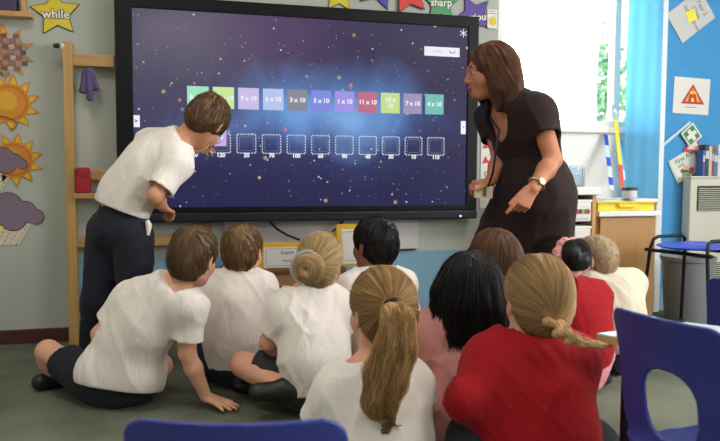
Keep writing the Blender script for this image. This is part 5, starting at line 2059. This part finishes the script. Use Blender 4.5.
# --- girl with the pink scrunchie
def girl_scrunchie():
    p = flr(577, 391)
    J = sit(p[0], p[1], .12, .93, hug=True)
    J['hed'] = P(551, 264, 2.80)
    J['nek'] = P(562, 298, 2.82)
    J['knR'] = P(598, 350, 2.98)
    J['anR'] = P(600, 378, 2.98)
    J['toR'] = P(594, 384, 2.92)
    R = frame((-.55, .82, .08))
    def hair(c, R, s, root, org):
        prims, subs, L = cap_hair(c, R, s, 1.15, nape=-.150)
        bun = P(574, 256, 2.66)
        ax = nrm(bun - L(0, 0, .0))
        hair_mesh('hair', prims, subs, toward(bun), M['hair_soft_black'], root, org, n=1100, length=(.05, .11), off=(.001, .005), steps=9,
                  pick=lambda q: np.linalg.norm(q - bun, axis=1) > .05)
        Rb = frame(ax)
        bc = bun + ax * .018
        hair_mesh('bun', [ell(bc + .025 * (Rb @ V(math.cos(a), .1 * math.cos(3 * a), math.sin(a))), V(.036, .036, .036), Rb, .004) for a in np.linspace(0, 2 * PI, 6, endpoint=False)], [],
                  lambda q: np.cross(np.broadcast_to(ax, q.shape), q - bc) + .4 * (q - bc), M['hair_soft_black'], root, org, n=420, length=(.04, .09), off=(.0005, .004), steps=9, h=.0035)
        pr = []
        for k in range(20):
            a = 2 * PI * k / 20
            rad = .060 + .005 * math.sin(a * 7)
            pr.append(ell(bun - ax * .016 + rad * (Rb @ V(math.cos(a), 0, math.sin(a))) + ax * .004 * math.cos(a * 5), V(.018, .020, .018), Rb, .006))
        F = Field(pr, .003)
        F.displace(lambda q: .003 * vnoise(q * 120))
        solid('scrunchie', F, M['scrunchie'], root, org)
    person('girl with a dark bun in a pink scrunchie, red cardigan and pink skirt', J, R, .92, M['skin_tan'],
           dict(mat=M['cardigan_red'], name='cardigan', sleeve=2, hem=.0, off=.013, seed=3.9), dict(mat=M['pale_pink'], name='skirt', cut=1.0, loose=.02), M['shoe'], hair=hair)
girl_scrunchie()

# --- boy with cropped hair
def boy_cropped():
    p = flr(613, 371)
    J = sit(p[0], p[1], -.04, .97, hug=True)
    J['hed'] = P(594, 260, 3.17)
    J['nek'] = P(600, 290, 3.2)
    R = frame((-.62, .78, -.05))
    def hair(c, R, s, root, org):
        short_hair(c, R, s, M['hair_buzz'], root, org, n=2600, thick=.55, length=(.006, .011), off=(.001, .007), tw=.05)
    person('boy with closely cropped fair hair in a cream shirt beside the wooden cupboard', J, R, .95, M['skin_fair'],
           dict(mat=M['polo_cream'], name='polo_shirt', sleeve=.6, hem=-.2, seed=2.9), dict(TROUS), M['shoe'], hair=hair, collar=M['polo_cream'])
boy_cropped()

# --- boy standing at the screen
def boy_standing():
    J = dict(pel=P(119, 226, 3.0), mid=P(127, 194, 3.0), che=P(148, 164, 2.98), nek=P(181, 141, 2.97), hed=P(206, 122, 2.99),
             shL=P(150, 142, 3.10), shR=P(178, 164, 2.86), elR=P(155, 196, 2.80), wrR=P(163, 207, 2.97), elL=P(178, 150, 3.25), wrL=P(203, 148, 3.38),
             hiL=P(107, 232, 3.04), hiR=P(134, 236, 2.95), knL=P(98, 300, 3.04), knR=P(134, 302, 2.99))
    dirn = nrm(V(.45, .85, 0))
    for e, x in (('L', (94, 362, 3.14)), ('R', (136, 362, 3.12))):
        a = P(*x)
        a[2] = .06
        J['an' + e] = a
        J['to' + e] = V(a[0], a[1], .035) + dirn * .125
    R = frame((.20, .80, -.62), (.55, .3, .8))
    def hair(c, R, s, root, org):
        short_hair(c, R, s, M['hair_brown_dark'], root, org, n=1700, thick=1.35, nape=-.15, ears=False)
    hands = dict(R=dict(fdir=J['wrR'] - J['elR'] + V(.05, 0, 0), pnorm=V(-.3, .3, -1), thumb=V(-.5, .8, .2), s=.76, curl=(.6, .6, .6, .6)),
                 L=dict(fdir=V(.3, .9, .05), pnorm=V(.6, -.2, -.8), thumb=V(.6, 0, .6), s=.76, curl=(.15, .5, .7, .8)))
    root, inf = person('boy with short brown hair, white polo shirt and navy trousers standing bent towards the screen', J, R, .97, M['skin_warm'],
           dict(POLO, seed=6.6, hem=.0, sleeve=.78, flare=.063, hem_at=P(120, 209, 3.0), hemn=nrm(V(-.36, 0, -.92))), dict(TROUS, loose=.020, cuff=.045, rise=.75), M['shoe'], hands=hands, hair=hair, collar=M['collar'],
           org=(J['pel'][0], J['pel'][1], 0))
    # light pocket lining and spectacles
    b = MB()
    c = P(149, 228, 2.90) - inf['org']
    b.tube([c + V(-.006, 0, .032), c + V(.0, -.002, .01), c + V(-.004, 0, -.03)], [.008, .013, .006], M['paper'], seg=8)
    b.build('pocket_lining', root, smooth=True)
    L = inf['L']
    g = MB()
    for e in (-1, 1):
        g.tube([L(e * .032, .094, .004) + .017 * (R @ V(math.cos(a), .15 * math.cos(a) * -e, math.sin(a) * .8)) - inf['org'] for a in np.linspace(0, 2 * PI, 18, endpoint=False)], .0016, M['black'], seg=6, closed=True)
        g.tube([L(e * .049, .090, .006) - inf['org'], L(e * .072, .05, .008) - inf['org'], L(e * .077, -.005, .012) - inf['org']], .0016, M['black'], seg=6)
    g.tube([L(-.014, .099, .006) - inf['org'], L(.014, .099, .006) - inf['org']], .0016, M['black'], seg=6)
    g.build('spectacles', root, smooth=True)
boy_standing()

# --- the teacher
def teacher():
    J = dict(pel=P(535, 188, 3.10), mid=P(532, 158, 3.10), che=P(523, 134, 3.10), nek=P(510, 106, 3.12), hed=P(489, 73, 3.10),
             shL=P(538, 112, 2.98), shR=P(491, 118, 3.24), elL=P(553, 160, 2.90), wrL=P(533, 189, 2.80), elR=P(500, 158, 3.16), wrR=P(491, 181, 3.08),
             hiL=P(541, 205, 3.06), hiR=P(520, 207, 3.20), knL=P(542, 278, 3.20), knR=P(476, 275, 3.22))
    for e, x, t in (('L', (534, 343, 3.44), (-.16, .03)), ('R', (482, 345, 3.40), (-.17, .02))):
        a = P(*x)
        a[2] = .075
        J['an' + e] = a
        J['to' + e] = V(a[0] + t[0], a[1] + t[1], .035)
    R = frame((-.965, .10, -.10), (-.12, 0, 1))
    hands = dict(L=dict(fdir=P(513, 217, 2.77) - J['wrL'], pnorm=V(.15, 1, -.1), thumb=V(-.85, 0, .5), s=.92, curl=(.10, .75, .9, .95), spread=.03, thumb_dir=nrm(P(513, 217, 2.77) - J['wrL']) + V(-.25, .1, .1)),
                 R=dict(fdir=V(-1, -.15, -.15), pnorm=V(0, .25, -1), thumb=V(-.2, -1, -.1), s=.90, curl=(.75, .8, .8, .8), thumb_dir=V(-.8, -.4, -.35)))
    def hair(c, R, s, root, org):
        prims, subs, L = cap_hair(c, R, s, 1.9, ears=False, nape=-.30)
        prims = [ell(L(0, -.018, .036), s * V(.086, .105, .094), R, .02), ell(L(0, -.055, -.03), s * V(.085, .075, .10), R, .04)]
        n = R[:, 0]
        for e in (-1, 1):
            prims += [cap(L(e * .072, .015, .02), L(e * .080, .0, -.075), .026, .028, k=.03),
                      cap(L(e * .080, .0, -.075), L(e * .085, .002, -.155), .028, .012, k=.03),
                      cap(L(e * .06, -.05, -.04), L(e * .085, -.07, -.14), .05, .040, k=.03),
                      cap(L(e * .085, -.07, -.14), L(e * .095, -.10, -.19), .040, .014, k=.03)]
        prims += [cap(L(0, -.08, -.04), L(0, -.11, -.14), .055, .045, k=.03), cap(L(0, -.11, -.14), L(0, -.15, -.185), .045, .015, k=.03)]
        subs = [ell(L(0, .132, -.035), s * V(.075, .090, .118), R)]
        hair_mesh('hair', prims, subs, lambda q: -R[:, 2][None] - .25 * R[:, 1][None] + 3.5 * (q - L(0, .02, .02)) * V(1, 1, 0), M['hair_teacher'], root, org, n=2200, length=(.09, .20), off=(.0005, .006), steps=13, r=.0012,
                  bumps=lambda q: .005 * vnoise(q * V(50, 50, 9)), wave=.08)
    side = nrm(J['shR'] - J['shL'])
    front = nrm(np.cross(J['nek'] - J['mid'], side))
    up = nrm(J['nek'] - J['che'])
    kn = (J['knL'] + J['knR']) / 2
    hipf = nrm(V(-1, -.25, 0))
    skirt = [cap(J['mid'] - V(0, 0, .02), J['pel'], .115, .140, k=.05), cap(J['hiL'] + V(.02, 0, 0), J['knL'] + V(.0, 0, -.1), .125, .125, k=.08),
             cap(J['hiR'], J['knR'] + V(0, 0, -.1), .125, .125, k=.08), cap(J['pel'], kn - V(0, 0, .1), .140, .185, k=.08)]
    clipn = [((0, 0, .40), (0, 0, -1))]
    for q in skirt[1:]:
        q['clips'] = clipn
    neckcut = [ell(J['nek'] + front * .088 - up * .055, V(.066, .10, .092), frame(front, up), .01)]
    root, inf = person('woman in a dark brown short-sleeved dress bending forward beside the screen', J, R, 1.06, M['skin_tan'],
           dict(mat=M['dress'], name='dress_bodice', sleeve=.52, hem=-.1, off=.010, seed=4.0, flare=.058, subs=neckcut, amp=.006),
           dict(mat=M['dress'], name='dress_skirt', cut=.3, loose=.02, extra=skirt), M['shoe'],
           S=1.22, hands=hands, hair=hair, h=.0045, tor=dict(chest=1.03, waist=.86, hip=1.0, shr=.040), arms=1.18, legs=1.25)
    org, L = inf['org'], inf['L']
    b = MB()
    b.tube([L(-.020, .089, -.058) - org, L(-.008, .0945, -.0555) - org, L(0, .0945, -.057) - org, L(.008, .0945, -.0555) - org, L(.020, .089, -.058) - org], [.002, .004, .0036, .004, .002], M['lips'], seg=8)
    b.tube([L(-.018, .088, -.063) - org, L(0, .0945, -.068) - org, L(.018, .088, -.063) - org], [.002, .0048, .002], M['lips'], seg=8)
    b.build('lips', root, smooth=True)
    # wristwatch
    ax = nrm(J['wrL'] - J['elL'])
    c = J['wrL'] - ax * .030
    Rw = frame(ax, (0, -1, 0))
    b = MB()
    b.tube([c - org + .0335 * (Rw @ V(math.cos(a), 0, .88 * math.sin(a))) for a in np.linspace(0, 2 * PI, 24, endpoint=False)], .0055, M['gold'], seg=8, closed=True)
    wf = c + .033 * nrm(V(.2, -1, .35) - np.dot(V(.2, -1, .35), ax) * ax)
    wn_ = nrm(wf - c)
    b.tube([wf - org, wf + wn_ * .006 - org], .0155, M['gold'], seg=20)
    b.tube([wf + wn_ * .006 - org, wf + wn_ * .0075 - org], .012, M['white_plastic'], seg=20)
    b.build('wristwatch', root, smooth=True)
    # lanyard round her neck, its card in her right hand
    cc = P(484, 192, 3.03)
    nk = J['nek'] + front * .02
    pts = [J['nek'] + side * .06 + up * .03, J['nek'] + front * .09 + side * .055 - up * .02, P(499, 130, 2.98), P(496, 150, 2.97), P(493, 172, 2.98), P(488, 187, 3.02)]
    b = MB()
    fine = []
    for i in range(len(pts) - 1):
        for k in range(6):
            fine.append(pts[i] + (pts[i + 1] - pts[i]) * k / 6)
    b.tube([p - cc for p in fine] + [pts[-1] - cc], [.0042 + .0012 * (k % 2) for k in range(len(fine))] + [.004], M['black'], seg=6)
    b.v = [tuple(np.array(q) + cc - org) for q in b.v]
    lan = b.build('lanyard', root, smooth=True)
    b = MB()
    b.box((-.044, -.004, -.027), (.040, .0, .027), M['rain_paper'], .001, R=np.array(Matrix.Rotation(math.radians(3), 3, 'Y')))
    b.v = [tuple(np.array(q) + cc - org) for q in b.v]
    b.build('card', lan)
    b = MB().box((-.006, -.010, -.018), (.008, -.004, .022), M['wood_dark'], .002)
    b.v = [tuple(np.array(q) + cc - org) for q in b.v]
    b.build('clip', lan)
teacher()
